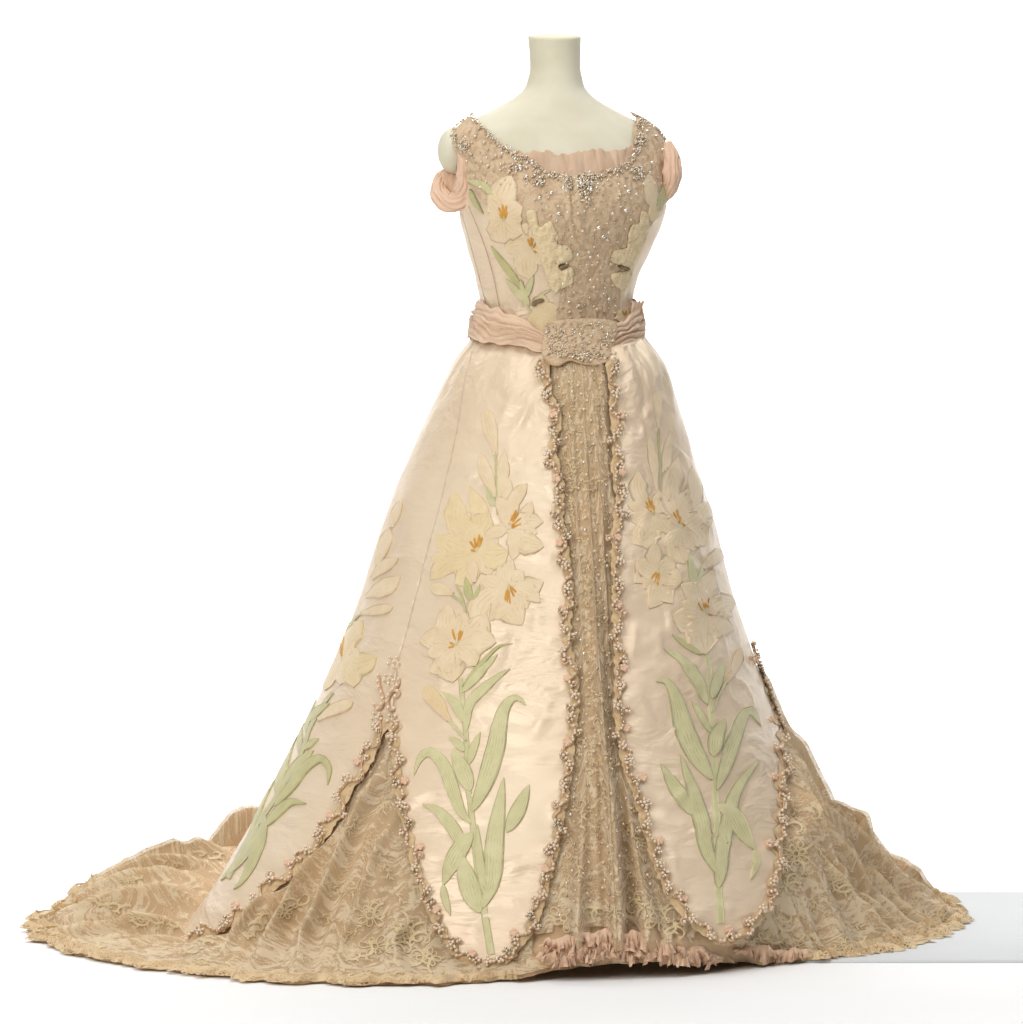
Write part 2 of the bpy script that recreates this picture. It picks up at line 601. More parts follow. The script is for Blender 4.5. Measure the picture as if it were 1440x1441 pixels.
# ------------------------------------------------------------------ pixel polylines
def smooth_line(pts, step=3.0, closed=False):
    p = np.asarray(pts, float)
    if closed:
        p = np.vstack([p[-1], p, p[0], p[1]])
    else:
        p = np.vstack([2 * p[0] - p[1], p, 2 * p[-1] - p[-2]])
    out = []
    for i in range(1, len(p) - 2):
        n = max(2, int(np.linalg.norm(p[i + 1] - p[i]) / step))
        for t in np.linspace(0, 1, n, endpoint=False):
            a, b, c, d = p[i - 1], p[i], p[i + 1], p[i + 2]
            out.append(0.5 * (2 * b + (c - a) * t + (2 * a - 5 * b + 4 * c - d) * t * t + (3 * b - a - 3 * c + d) * t ** 3))
    if not closed:
        out.append(p[-2])
    return np.array(out)


def resample(p, n):
    p = np.asarray(p, float)
    s = np.concatenate([[0], np.cumsum(np.linalg.norm(np.diff(p, axis=0), axis=1))])
    q = np.linspace(0, s[-1], n)
    return np.stack([np.interp(q, s, p[:, k]) for k in range(p.shape[1])], -1), s[-1]


SHAPES = {
    'leaf': lambda t: (np.sin(np.pi * np.clip(t, 0, 1) ** 0.8) ** 0.8) * 0.97 + 0.03,
    'leafbase': lambda t: np.clip(1.06 - t ** 2.2, 0.02, 1) * (0.55 + 0.45 * sstep(0, 0.35, t)),
    'petal': lambda t: np.clip((0.22 + 0.78 * sstep(0.0, 0.45, t)) * (1 - np.clip((t - 0.5) / 0.5, 0, 1) ** 2.4) + 0.02, 0.02, 1),
    'bud': lambda t: np.clip((0.30 + 0.70 * sstep(0.0, 0.6, t)) * np.sqrt(np.clip(1 - np.clip((t - 0.62) / 0.38, 0, 1) ** 2.2, 0, 1)) + 0.03, 0.03, 1),
    'stem': lambda t: 0.62 + 0.38 * t,
    'even': lambda t: np.ones_like(t) * np.clip(np.minimum(t, 1 - t) * 8 + 0.3, 0.3, 1),
}


def strip(surf, line, width, shape='leaf', off=0.0010, h=0.0008, na=None, nc=7, ruffle=0.0, seed=0):
    """a narrow padded piece that follows a line over a surface: from its base to its tip"""
    p = smooth_line(line, 3.0) if len(line) > 2 else np.asarray(line, float)
    L = np.sum(np.linalg.norm(np.diff(p, axis=0), axis=1))
    na = na or int(np.clip(L / 5, 8, 40))
    p, L = resample(p, na)
    tg = np.gradient(p, axis=0)
    tg /= np.linalg.norm(tg, axis=1)[:, None] + 1e-9
    nm = np.stack([-tg[:, 1], tg[:, 0]], -1)
    t = np.linspace(0, 1, na)
    w = SHAPES[shape](t) * width * 0.5
    if ruffle:
        w = w * (1 + ruffle * vnoise(t * 7 + seed, np.full(na, seed * 1.7)))
    us, zs, hs, uvs = [], [], [], []
    for i in range(na):
        for c in np.linspace(-1, 1, nc):
            q = p[i] + nm[i] * c * w[i]
            u, z = surf.hit(q[0], q[1])
            us.append(u)
            zs.append(z)
            hs.append(off + h * (1 - abs(c) ** 2.5))
            uvs.append((t[i], c))
    u, z = np.array(us), np.array(zs)
    v, n = surf.ev(u, z, np.array(hs))
    rim = []
    for side in (0, nc - 1):
        ids = [i * nc + side for i in range(na)]
        rim.append(ids)
    f = grid_faces(na, nc)
    v = list(v)
    base, _ = surf.ev(u, z, -0.001)
    for k, ids in enumerate(rim):
        b0 = len(v)
        for i in ids:
            v.append(base[i])
            uvs.append((uvs[i][0], 1.0))
        for j in range(na - 1):
            f.append((ids[j], ids[j + 1], b0 + j + 1, b0 + j))
    return v, f, uvs


def poly_uv_patch(name, uvpoly, surf, off, mat, parent, cell=0.008, R=0.45, puff=0.0, pw=0.01, thick=0.0, extra=None, label=None, kind=None):
    """fill a closed outline given in surface parameters with a fine mesh"""
    P = np.array(uvpoly, float)
    Q = np.stack([P[:, 0] * R, P[:, 1]], -1)
    lo, hi = Q.min(0), Q.max(0)
    gx, gy = np.meshgrid(np.arange(lo[0], hi[0], cell), np.arange(lo[1], hi[1], cell * 0.866), indexing='ij')
    gx = gx + (np.arange(gx.shape[1]) % 2) * cell * 0.5
    G = np.stack([gx.ravel(), gy.ravel()], -1)
    ins, dist = inside_dist(G, Q)
    G = G[ins & (dist > cell * 0.35)]
    pts = [Vector(q) for q in Q] + [Vector(q) for q in G]
    n = len(Q)
    ov, _, of, *_r = delaunay_2d_cdt(pts, [(i, (i + 1) % n) for i in range(n)], [list(range(n))], 1, 1e-6)
    V = np.array([v[:] for v in ov])
    _, d = inside_dist(V, Q)
    o = np.full(len(V), float(off))
    if puff:
        o = o + puff * (1 - np.exp(-(d / pw) ** 1.0))
    if extra is not None:
        o = o + extra(V[:, 0] / R, V[:, 1])
    pos, nn = surf.ev(V[:, 0] / R, V[:, 1], o)
    ob = mk(name, pos, [tuple(f) for f in of], mat, parent, uvs=V, label=label, kind=kind)
    if thick:
        md = ob.modifiers.new('cloth', 'SOLIDIFY')
        md.thickness = thick
        md.offset = -1 if True else 1
    return ob


def inside_dist(G, Q):
    n = len(Q)
    ins = np.zeros(len(G), bool)
    dm = np.full(len(G), 1e9)
    for i in range(n):
        a, b = Q[i], Q[(i + 1) % n]
        c = (a[1] > G[:, 1]) != (b[1] > G[:, 1])
        with np.errstate(divide='ignore', invalid='ignore'):
            xi = (b[0] - a[0]) * (G[:, 1] - a[1]) / (b[1] - a[1] + 1e-15) + a[0]
        ins ^= c & (G[:, 0] < xi)
        ab = b - a
        t = np.clip(((G - a) @ ab) / (ab @ ab + 1e-15), 0, 1)
        dm = np.minimum(dm, np.linalg.norm(G - a - t[:, None] * ab, axis=1))
    return ins, dm


# ================================================================== THE SETTING
def build_setting():
    # white sweep: floor that curves up into the backdrop
    prof = [(-9.0, 0.0)] + [(y, 0.0) for y in np.linspace(-8, 4.2, 14)]
    prof += [(4.2 + 1.6 * math.sin(a), 1.6 - 1.6 * math.cos(a)) for a in np.linspace(0.1, math.pi / 2, 14)]
    prof += [(5.8, z) for z in np.linspace(1.8, 5.5, 6)]
    v, f = [], []
    for x in np.linspace(-6, 6, 13):
        for y, z in prof:
            v.append((x, y, z))
    m = len(prof)
    mk('floor', v, grid_faces(13, m), M_FLOOR, kind='structure')
    # added thin sheet standing for grey studio floor, under the right of the train
    a, b = at(1120, 1300, 0), at(1700, 1300, 0)
    y0 = CAM_H * F_PX / (1355 - HOR) - DIST
    y1 = CAM_H * F_PX / (1258 - HOR) - DIST
    vv, n = [], 24
    for x in np.linspace(0.20, 1.6, n):
        for y, z in ((y0, 0.0005), (y0 + 0.004, 0.004), (y1 - 0.004, 0.004), (y1, 0.0005)):
            vv.append((x, y, z))
    mk('floor_band', vv, grid_faces(n, 4), M_FLOOR_BAND, kind='structure', smooth=False)


build_setting()

# ================================================================== MANNEQUIN
MAN = empty('mannequin')
MAN['label'] = 'off white cloth mannequin bust with bare cut neck, wearing the gown'
MAN['category'] = 'mannequin'


def build_mannequin():
    zr = np.concatenate([np.linspace(.95, 1.33, 60), np.linspace(1.332, 1.41, 50), np.linspace(1.412, 1.497, 24)])
    nu = 96
    U, Z = np.meshgrid(np.linspace(0, 2 * math.pi, nu, endpoint=False), zr, indexing='ij')
    v = TO.raw(U, Z).reshape(-1, 3)
    f = grid_faces(nu, len(zr), True)
    nz = len(zr)
    # cut top, tipped a little to the front
    tilt = lambda p: np.array([p[0], p[1], p[2] + (p[1] - .03) * 0.15])
    for i in range(nu):
        for k in range(1, 9):
            w = (9 - k) / 8.0
            p = v[i * nz + nz - k]
            v[i * nz + nz - k] = p * (1 - w) + tilt(p) * w
    v = [tuple(p) for p in v]
    rings = []
    for s, dz in ((0.975, 0.0022), (0.93, 0.0028), (0.5, 0.003)):
        ids = []
        for i in range(nu):
            p = np.array(v[i * nz + nz - 1])
            c = np.array([_ct(1.5), .03, 1.497])
            q = c + (p - c) * s
            q[2] += dz
            ids.append(len(v))
            v.append(tuple(q))
        rings.append(ids)
    top = [i * nz + nz - 1 for i in range(nu)]
    for a, b in zip([top] + rings[:-1], rings):
        for i in range(nu):
            f.append((a[i], a[(i + 1) % nu], b[(i + 1) % nu], b[i]))
    f.append(tuple(rings[-1]))
    mk('torso', v, f, M_BUST, MAN)
    for nm, px, py, y, r in (('arm_stump', 640, 212, .0, (.029, .045, .040)), ('arm_stump', 926, 226, .03, (.018, .042, .034))):
        c = at(px, py, y)
        th, ph = np.meshgrid(np.linspace(0, 2 * math.pi, 32, endpoint=False), np.linspace(0, math.pi, 20), indexing='ij')
        vv = np.stack([c[0] + r[0] * np.cos(th) * np.sin(ph), c[1] + r[1] * np.sin(th) * np.sin(ph), c[2] + r[2] * np.cos(ph)], -1).reshape(-1, 3)
        mk(nm, vv, grid_faces(32, 20, True), M_BUST, MAN)
    # stand under the skirt
    bag = Bag()
    tube(bag, [(0, 0.05, 0.02), (0, 0.05, 0.5), (0, 0.02, 0.96)], 0.018, 12)
    bag.build('stand_pole', M_DARK, MAN)
    bag = Bag()
    th = np.linspace(0, 2 * math.pi, 40, endpoint=False)
    vv = [(r * math.cos(a), 0.05 + r * math.sin(a), z) for a in th for r, z in ((0.16, 0.001), (0.16, 0.012), (0.02, 0.02))]
    mk('stand_base', vv, grid_faces(40, 3, True), M_DARK, MAN, smooth=False)


build_mannequin()

# ================================================================== GOWN
GOWN = empty('evening_gown')
GOWN['label'] = 'ivory satin evening gown with embroidered lilies, pearl trim and a lace train'
GOWN['category'] = 'gown'

# outlines of the satin panels, in picture pixels
CL = [(764, 478), (766, 508), (768, 535), (773, 560), (784, 590), (778, 620), (779, 650), (788, 690), (786, 720), (792, 760), (796, 790), (800, 830),
      (798, 870), (798, 910), (806, 950), (808, 1000), (802, 1050), (797, 1100), (788, 1150), (779, 1200), (766, 1250), (752, 1295),
      (735, 1325), (715, 1347), (692, 1360), (668, 1357), (645, 1343), (622, 1308), (603, 1270), (590, 1230), (578, 1180), (566, 1130),
      (559, 1080), (556, 1040), (553, 1014)]
SLIT_L = [(547, 1014), (534, 1030), (522, 1060), (508, 1085), (492, 1108), (476, 1140), (455, 1175), (430, 1208), (405, 1232), (375, 1258),
          (345, 1290), (310, 1308), (270, 1322), (228, 1334)]
SEAM = [(668, 478), (655, 530), (641, 610), (622, 690), (602, 765), (584, 835), (568, 895), (557, 945), (550, 1014)]
CR = [(861, 488), (860, 508), (862, 540), (864, 575), (868, 620), (868, 660), (872, 700), (868, 740), (866, 780), (868, 820), (868, 860), (870, 900),
      (872, 950), (870, 1000), (876, 1045), (886, 1090), (900, 1128), (908, 1165), (918, 1195), (930, 1230), (948, 1268), (975, 1300),
      (1005, 1321), (1030, 1322), (1058, 1302), (1080, 1270), (1090, 1230), (1092, 1190), (1096, 1150), (1096, 1110), (1100, 1060),
      (1099, 1015), (1087, 975), (1074, 938), (1062, 906)]
UVCL = SK.hits(smooth_line(CL, 6))
UVSL = SK.hits(smooth_line(SLIT_L, 6))
UVSEAM = SK.hits(smooth_line(SEAM, 8))
UVCR = SK.hits(smooth_line(CR, 6))
D2R = math.radians


def wrap(uv):
    uv = uv.copy()
    uv[:, 0] = np.where(uv[:, 0] < D2R(100), uv[:, 0] + 2 * math.pi, uv[:, 0])
    return uv


UVCR_W = wrap(UVCR)
PANEL_A = np.vstack([UVCL, UVSEAM[::-1][1:]])
PANEL_C = np.vstack([UVCR_W, [(D2R(362), .46), (D2R(364), .6), (D2R(364), .8), (D2R(364), 1.0)]])
tip = UVSL[-1]
PANEL_B = np.vstack([UVSEAM + np.array([.014, 0]) * np.linspace(1, 0, len(UVSEAM))[:, None], UVSL[1:], [(D2R(185), .0), (D2R(165), .0), (D2R(130), .0), (D2R(90), .0), (D2R(50), .0), (D2R(30), .2), (D2R(8), .45),
                     (D2R(5), .6), (D2R(5), .8), (D2R(5), 1.0), (D2R(60), 1.0), (D2R(120), 1.0), (D2R(180), 1.0)]])


def build_panels():
    for nm, poly, lab in (('satin_panel', PANEL_A, 'left front satin panel with the tallest lily spray'),
                          ('satin_panel', PANEL_B, 'side satin panel running back to the train'),
                          ('satin_panel', PANEL_C, 'shaded right front satin panel')):
        poly_uv_patch(nm, poly, SK, -0.0012 if poly is PANEL_B else 0.0, M_SATIN, GOWN, cell=0.0085, thick=0.0015, label=lab)

build_panels()

# ------------------------------------------------------------------ lace underskirt and train
FU = [0, 20, 45, 90, 135, 160, 175, 186, 198, 212, 226, 238, 250, 260, 270, 282, 295, 308, 322, 336, 350, 360]
FX = [.705, .69, .56, .0, -.60, -.86, -.915, -.915, -.83, -.66, -.46, -.31, -.13, -.02, .055, .16, .26, .345, .455, .585, .68, .705]
FY = [.10, .32, .62, 1.0, .76, .36, .06, -.13, -.35, -.545, -.665, -.70, -.665, -.625, -.598, -.565, -.51, -.45, -.40, -.28, -.07, .10]
FZ = [.004] * 12 + [.006, .020, .030, .030, .016] + [.005] * 5
ZC = [.20, .16, .12, .08, .08, .08, .06, .03, .012, .02, .04, .04, .035, .04, .05, .05, .05, .10, .17, .21, .21, .20]
PILE = [.058, .062, .05, .04, .098, .098, .072, .036, .014, .012, .012, .008, .004, .0, .0, .0, .004, .012, .02, .035, .045, .045]


def per(us, tab):
    uu = np.linspace(0, 360, 1441)
    y = np.interp(uu, FU, tab)
    k = np.hanning(41)
    k /= k.sum()
    yy = np.convolve(np.concatenate([y[-41:-1], y, y[1:41]]), k, 'same')[40:-40]
    return np.interp(np.degrees(us) % 360, uu, yy)


def lace_pos(U, S_, ph=0.0, gain=1.0):
    """U angle array, S_ 0..1 from waist to the edge on the floor"""
    zc = per(U, ZC)
    t = np.clip((S_ - .6) / .4, 0, 1)
    z = np.where(S_ < .6, 1.0 + (zc - 1.0) * (S_ / .6), zc)
    # keep under satin, free elsewhere
    Q = np.stack([U.ravel(), z.ravel()], -1)
    out = np.full(len(Q), 1e9)
    ins_any = np.zeros(len(Q), bool)
    for P in (PANEL_A, PANEL_B, PANEL_C, PANEL_C - np.array([2 * math.pi, 0])):
        A = Q * np.array([.5, 1.0])
        i, d = inside_dist(A, P * np.array([.5, 1.0]))
        ins_any |= i
        out = np.minimum(out, np.where(i, 0, d))
    w = np.where(ins_any, 0.0, sstep(0.010, 0.055, out)).reshape(U.shape)
    base, n = SK.ev(U, np.clip(z, 0.0, 1.03), -0.0075)
    x = U * 0.5
    low = 1 - np.clip(z, 0, 1)
    cen = np.exp(-((np.degrees(U) - 275) / 13.0) ** 2)
    # hanging folds: a crest moves outward and leans sideways
    wp = 0.55 * vnoise(U * 3.5 + ph, z * 1.1) + 0.20 * vnoise(U * 9 + ph, z * 2.2)
    psi = 2 * np.pi * (U * 9.0 + wp)
    amp = 0.0185 * (0.55 + 0.45 * vnoise(U * 7 + 3 + ph, z * 0.6)) * (0.03 + 1.05 * low ** 1.25)
    psi2 = 2 * np.pi * (U * 21.0 + 1.4 * wp + 0.3 * vnoise(U * 14, z * 1.5))
    fold = amp * (np.cos(psi) + 0.42 * np.cos(psi2)) + 0.006 * low * fbm(U * 8, z * 1.5 + 2, 2) + amp
    tang = -0.34 * amp * (np.sin(psi) + 0.12 * np.sin(psi2)) * w
    # broken centre fold of the front panel
    c0 = 279.0 - 1.5 * low
    groove = -0.022 * np.exp(-((np.degrees(U) - c0) / 0.95) ** 2) * sstep(.30, .55, low)
    groove += 0.005 * np.exp(-((np.degrees(U) - c0 - 3.2) / 1.6) ** 2) * sstep(.3, .6, low)
    groove += 0.004 * np.exp(-((np.degrees(U) - c0 + 3.8) / 2.2) ** 2) * sstep(.3, .6, low)
    g = 0.006 + fold + groove + 0.018 * low * low * (1 - cen) * w
    p0 = base + n * (w * np.maximum(g, -0.02))[..., None]
    p0[..., 0] += -np.sin(U) * tang
    p0[..., 1] += np.cos(U) * tang
    # the part that runs out over the floor
    Fp = np.stack([per(U, FX), per(U, FY), per(U, FZ)], -1)
    Fp[..., :2] *= (0.965 + 0.016 * vnoise(U * 17, U * 0 + 3) + 0.010 * vnoise(U * 45, U * 0 + 9))[..., None]
    pc = p0
    q = pc * (1 - t[..., None]) + Fp * t[..., None]
    pl = per(U, PILE)
    zz = pc[..., 2] * (1 - t) ** 2 + Fp[..., 2] * t ** 1.0
    far = sstep(0.004, 0.03, pl)
    wv = 0.65 * vnoise(U * 3.2 + ph, t * 1.3 + 2) + 0.22 * vnoise(U * 8 + ph, t * 2.4)
    k1 = 2 * np.pi * (U * 6.2 + wv)
    k2 = 2 * np.pi * (U * 14.5 + 1.6 * wv + .25 * vnoise(U * 12, t * 2))
    hump = np.sin(np.pi * np.clip(t, 0, 1) ** 0.75) ** 0.8
    a1 = pl * 0.58 * (0.7 + 0.5 * vnoise(U * 5 + ph, t * 1.2 + 5)) * hump
    a2 = 0.011 * far * (0.6 + 0.6 * vnoise(U * 11, t * 2 + 1)) * (hump + .25 * t)
    zz = zz + pl * hump * 0.60 + a1 * (np.cos(k1) + 0.25 * np.cos(2 * k1)) + a2 * np.cos(k2)
    side = -(0.5 * a1 * np.sin(k1) + 0.3 * a2 * np.sin(k2))
    zz = zz + far * (0.006 * fbm(q[..., 0] * 19, q[..., 1] * 19, 2) + .003 * ridged(q[..., 0] * 34, q[..., 1] * 34)) * hump
    q[..., 2] = np.maximum(zz, 0.004 + 0.002 * (1 + np.cos(k2)) * t)
    q[..., 0] += -np.sin(U) * side + np.cos(U) * .008 * np.cos(k2) * t * far
    q[..., 1] += np.cos(U) * side + np.sin(U) * .008 * np.cos(k2) * t * far
    q[..., 0] += 0.012 * t * fbm(U * 25, t * 3, 2)
    q[..., 1] += 0.012 * t * fbm(U * 25 + 40, t * 3, 2)
    return np.where((S_ < .6)[..., None], p0, q)


NU, NS = 1300, 190
LU = np.linspace(0, 2 * math.pi, NU, endpoint=False)
LS = np.concatenate([np.linspace(0, .6, 110, endpoint=False), np.linspace(.6, 1.0, 80)])
GU, GS = np.meshgrid(LU, LS, indexing='ij')
LP = lace_pos(GU, GS)
# direction in which the layers are stacked: out from the skirt, turning up over the floor
_z0 = np.clip(LP[..., 2], 0.05, 1.0)
LN = SK.normal(GU, _z0)
_tt = np.clip((GS - .6) / .4, 0, 1)[..., None]
LN = LN * (1 - .75 * _tt) + np.array([0, 0, .75]) * _tt
LN /= np.linalg.norm(LN, axis=-1)[..., None]
LEN = np.concatenate([np.zeros((NU, 1)), np.cumsum(np.linalg.norm(np.diff(LP, axis=1), axis=-1), axis=1)], 1)
LUV = np.stack([GU * 0.5, LEN[:, -1:] - LEN], -1)


def lace_keep():
    deg = np.degrees(LU)
    keep = []
    for i in range(NU):
        a = deg[i]
        j0 = 0 if 255 < a < 297 else 52
        if 60 < a < 150:
            j0 = 100
        keep.append(j0)
    return keep


KEEP = lace_keep()


def lace_layer(name, off, mat, s0=0, cut=False):
    ids = np.arange(NU * NS).reshape(NU, NS)
    f = []
    for i in range(NU):
        i2 = (i + 1) % NU
        for j in range(max(KEEP[i], s0), NS - 1):
            f.append((ids[i, j], ids[i2, j], ids[i2, j + 1], ids[i, j + 1]))
    if cut:
        dg = np.degrees(LU)
        lim = 0.064 + 0.012 * np.sin(dg * 1.1) + 0.016 * np.abs(np.sin(dg * .62)) - .02 * np.clip((dg - 290) / 8, 0, 1)
        f = [q for q in f if not (261 < dg[q[0] // NS] < 300 and LP[q[0] // NS, q[0] % NS, 2] < lim[q[0] // NS])]
    v = (LP + LN * off).reshape(-1, 3).copy()
    v[:, 2] = np.maximum(v[:, 2], 0.002 if off < 0 else 0.004)
    uv = LUV.reshape(-1, 2).copy()
    used = np.zeros(NU * NS, bool)
    fa = np.array(f)
    used[fa.ravel()] = True
    rem = np.cumsum(used) - 1
    # avoid the seam stretch of uvs at u = 0
    return mk(name, v[used], [tuple(q) for q in rem[fa].tolist()], mat, GOWN, uvs=uv[used])


lace_layer('chiffon_underskirt', -0.005, M_TRAIN)['label'] = 'tan chiffon underskirt spreading into the train'
LACE = lace_layer('lace_overskirt', 0.0015, M_LACE, cut=True)
LACE['label'] = 'ecru lace layer over the chiffon'

_kf = []
for i in range(NU):
    for j in range(KEEP[i], NS - 1):
        _kf.append((i * NS + j, ((i + 1) % NU) * NS + j, ((i + 1) % NU) * NS + j + 1, i * NS + j + 1))
LBVH = BVHTree.FromPolygons((LP + LN * 0.0015).reshape(-1, 3).tolist(), _kf)


def lhit(px, py, off=0.0012):
    o, d = ray(px, py)
    loc, n, idx, dist = LBVH.ray_cast(o, d)
    if loc is None:
        return None, None
    n = np.array(n)
    if n @ np.array(d) > 0:
        n = -n
    return np.array(loc) + n * off, n


# ------------------------------------------------------------------ hem frills of the lace
def build_frills():
    nu = 1500
    us = np.linspace(0, 2 * math.pi, nu, endpoint=False)
    for k, (s_in, drop, amp, w) in enumerate(((.985, .0, .006, .024), (.95, .006, .005, .020))):
        base = lace_pos(us[:, None], np.full((nu, 1), s_in))[:, 0]
        ctr = np.array([-.05, .05, 0])
        outv = base - ctr
        outv[:, 2] = 0
        outv /= np.linalg.norm(outv, axis=1)[:, None]
        nc = 6
        v, uv = [], []
        wid = w * (0.6 + 0.4 * np.abs(np.sin(us * 95 + 3 * vnoise(us * 8, us * 0)))) * (0.8 + 0.4 * vnoise(us * 5, us * 0 + k))
        wid = wid * np.clip(np.minimum(np.abs(np.degrees(us) - 254), np.abs(np.degrees(us) - 303)) / 9.0, .08, 1)
        wav = vnoise(us * 52 + k * 9, us * 0 + 2) * amp + vnoise(us * 120, us * 0 + 7) * amp * .5
        lift = np.clip(per(us, FZ) - .005, 0, 1)
        for i in range(nu):
            for c in range(nc):
                t = c / (nc - 1)
                p = base[i] + outv[i] * wid[i] * t * (0.55 if lift[i] > .002 else 1.0)
                z0 = base[i][2] + 0.004
                p[2] = max(0.003, z0 * (1 - t * .85) - t * lift[i] * .4 + wav[i] * math.sin(math.pi * min(1, t * .8 + .1)) + 0.004)
                v.append(p)
                uv.append((us[i] * .6, t * wid[i]))
        dg = np.degrees(us)
        ff = [q for q in grid_faces(nu, nc, True) if not (254 < dg[q[0] // nc] < 303)]
        mk('lace_frill', v, ff, M_FRILL, GOWN, uvs=uv)


build_frills()


# ------------------------------------------------------------------ lace motifs worked on the net
CTR3 = None
BROKE = 0


def stroke(bag, line, w0, w1, off=0.0012):
    global BROKE
    p = smooth_line(line, 2.5) if len(line) > 2 else np.asarray(line, float)
    L = np.sum(np.linalg.norm(np.diff(p, axis=0), axis=1))
    n = int(np.clip(L / 3.2, 4, 26))
    p, L = resample(p, n)
    tg = np.gradient(p, axis=0)
    tg /= np.linalg.norm(tg, axis=1)[:, None] + 1e-9
    nm = np.stack([-tg[:, 1], tg[:, 0]], -1)
    v, ok = [], []
    prev = None
    for i in range(n):
        t = i / (n - 1)
        w = (w0 + (w1 - w0) * t) * .5 * (0.55 + 0.45 * math.sin(math.pi * (0.15 + 0.8 * t)))
        row = []
        for c, o in ((-1, 0.0), (0, 0.0010), (1, 0.0)):
            q, _ = lhit(*(p[i] + nm[i] * c * w), off + o)
            if q is None or (CTR3 is not None and np.linalg.norm(q - CTR3) > .034) or (prev is not None and np.linalg.norm(q - prev) > 0.014):
                row = None
                break
            row.append(q)
        if row is None:
            BROKE += 1
            ok.append(None)
            prev = None
        else:
            ok.append(len(v))
            v.extend(row)
            prev = row[1]
    f = []
    for i in range(n - 1):
        if ok[i] is not None and ok[i + 1] is not None:
            a, b = ok[i], ok[i + 1]
            f += [(a, b, b + 1, a + 1), (a + 1, b + 1, b + 2, a + 2)]
    if f:
        bag.add(v, f)


def rot(p, a, s, c, sy=1.0):
    p = np.asarray(p, float)
    ca, sa = math.cos(a), math.sin(a)
    return np.stack([c[0] + s * (p[:, 0] * ca - p[:, 1] * sa), c[1] + s * sy * (p[:, 0] * sa + p[:, 1] * ca)], -1)


def rosette(bag, c, s, a, sy):
    n = 5 + int(s * 7) % 3
    for k in range(n):
        b = a + 2 * math.pi * k / n
        e = 1 + .22 * math.sin(k * 2.4 + a * 3)
        loop = [(0.25, 0), (0.6 * e, .22), (1.0 * e, .28 * e), (1.18 * e, .05), (1.0 * e, -.22), (0.6 * e, -.22), (0.25, 0.02)]
        stroke(bag, rot(loop, b, s, c, sy), 2.2, 2.2)
    ring = [(0.3 * math.cos(t), 0.3 * math.sin(t)) for t in np.linspace(0, 2 * math.pi, 9)]
    stroke(bag, rot(ring, a, s, c, sy), 2.6, 2.6)


def scroll(bag, c, s, a, sy, flip=1):
    sp = [((0.15 + .85 * t) * math.cos(4.6 * t * flip), (0.15 + .85 * t) * math.sin(4.6 * t * flip)) for t in np.linspace(0, 1, 12)]
    stroke(bag, rot(sp, a, s, c, sy), 2.4, 5.0)
    for t in (.55, .75, .95):
        x, y = (0.15 + .85 * t) * math.cos(4.6 * t * flip), (0.15 + .85 * t) * math.sin(4.6 * t * flip)
        d = np.array([x, y]) / math.hypot(x, y)
        stroke(bag, rot([(x, y), (x + d[0] * .3 + .1 * flip * d[1], y + d[1] * .3), (x + d[0] * .5, y + d[1] * .42)], a, s, c, sy), 4, 1.6)


def sprig(bag, c, s, a, sy):
    stroke(bag, rot([(-1, 0), (-.3, .12), (.4, -.05), (1, .1)], a, s, c, sy), 1.6, 1.6)
    for x, sg in ((-.6, 1), (-.1, -1), (.35, 1), (.8, -1)):
        stroke(bag, rot([(x, 0), (x + .2, .22 * sg), (x + .45, .36 * sg)], a, s, c, sy), 3.6, 1.0)


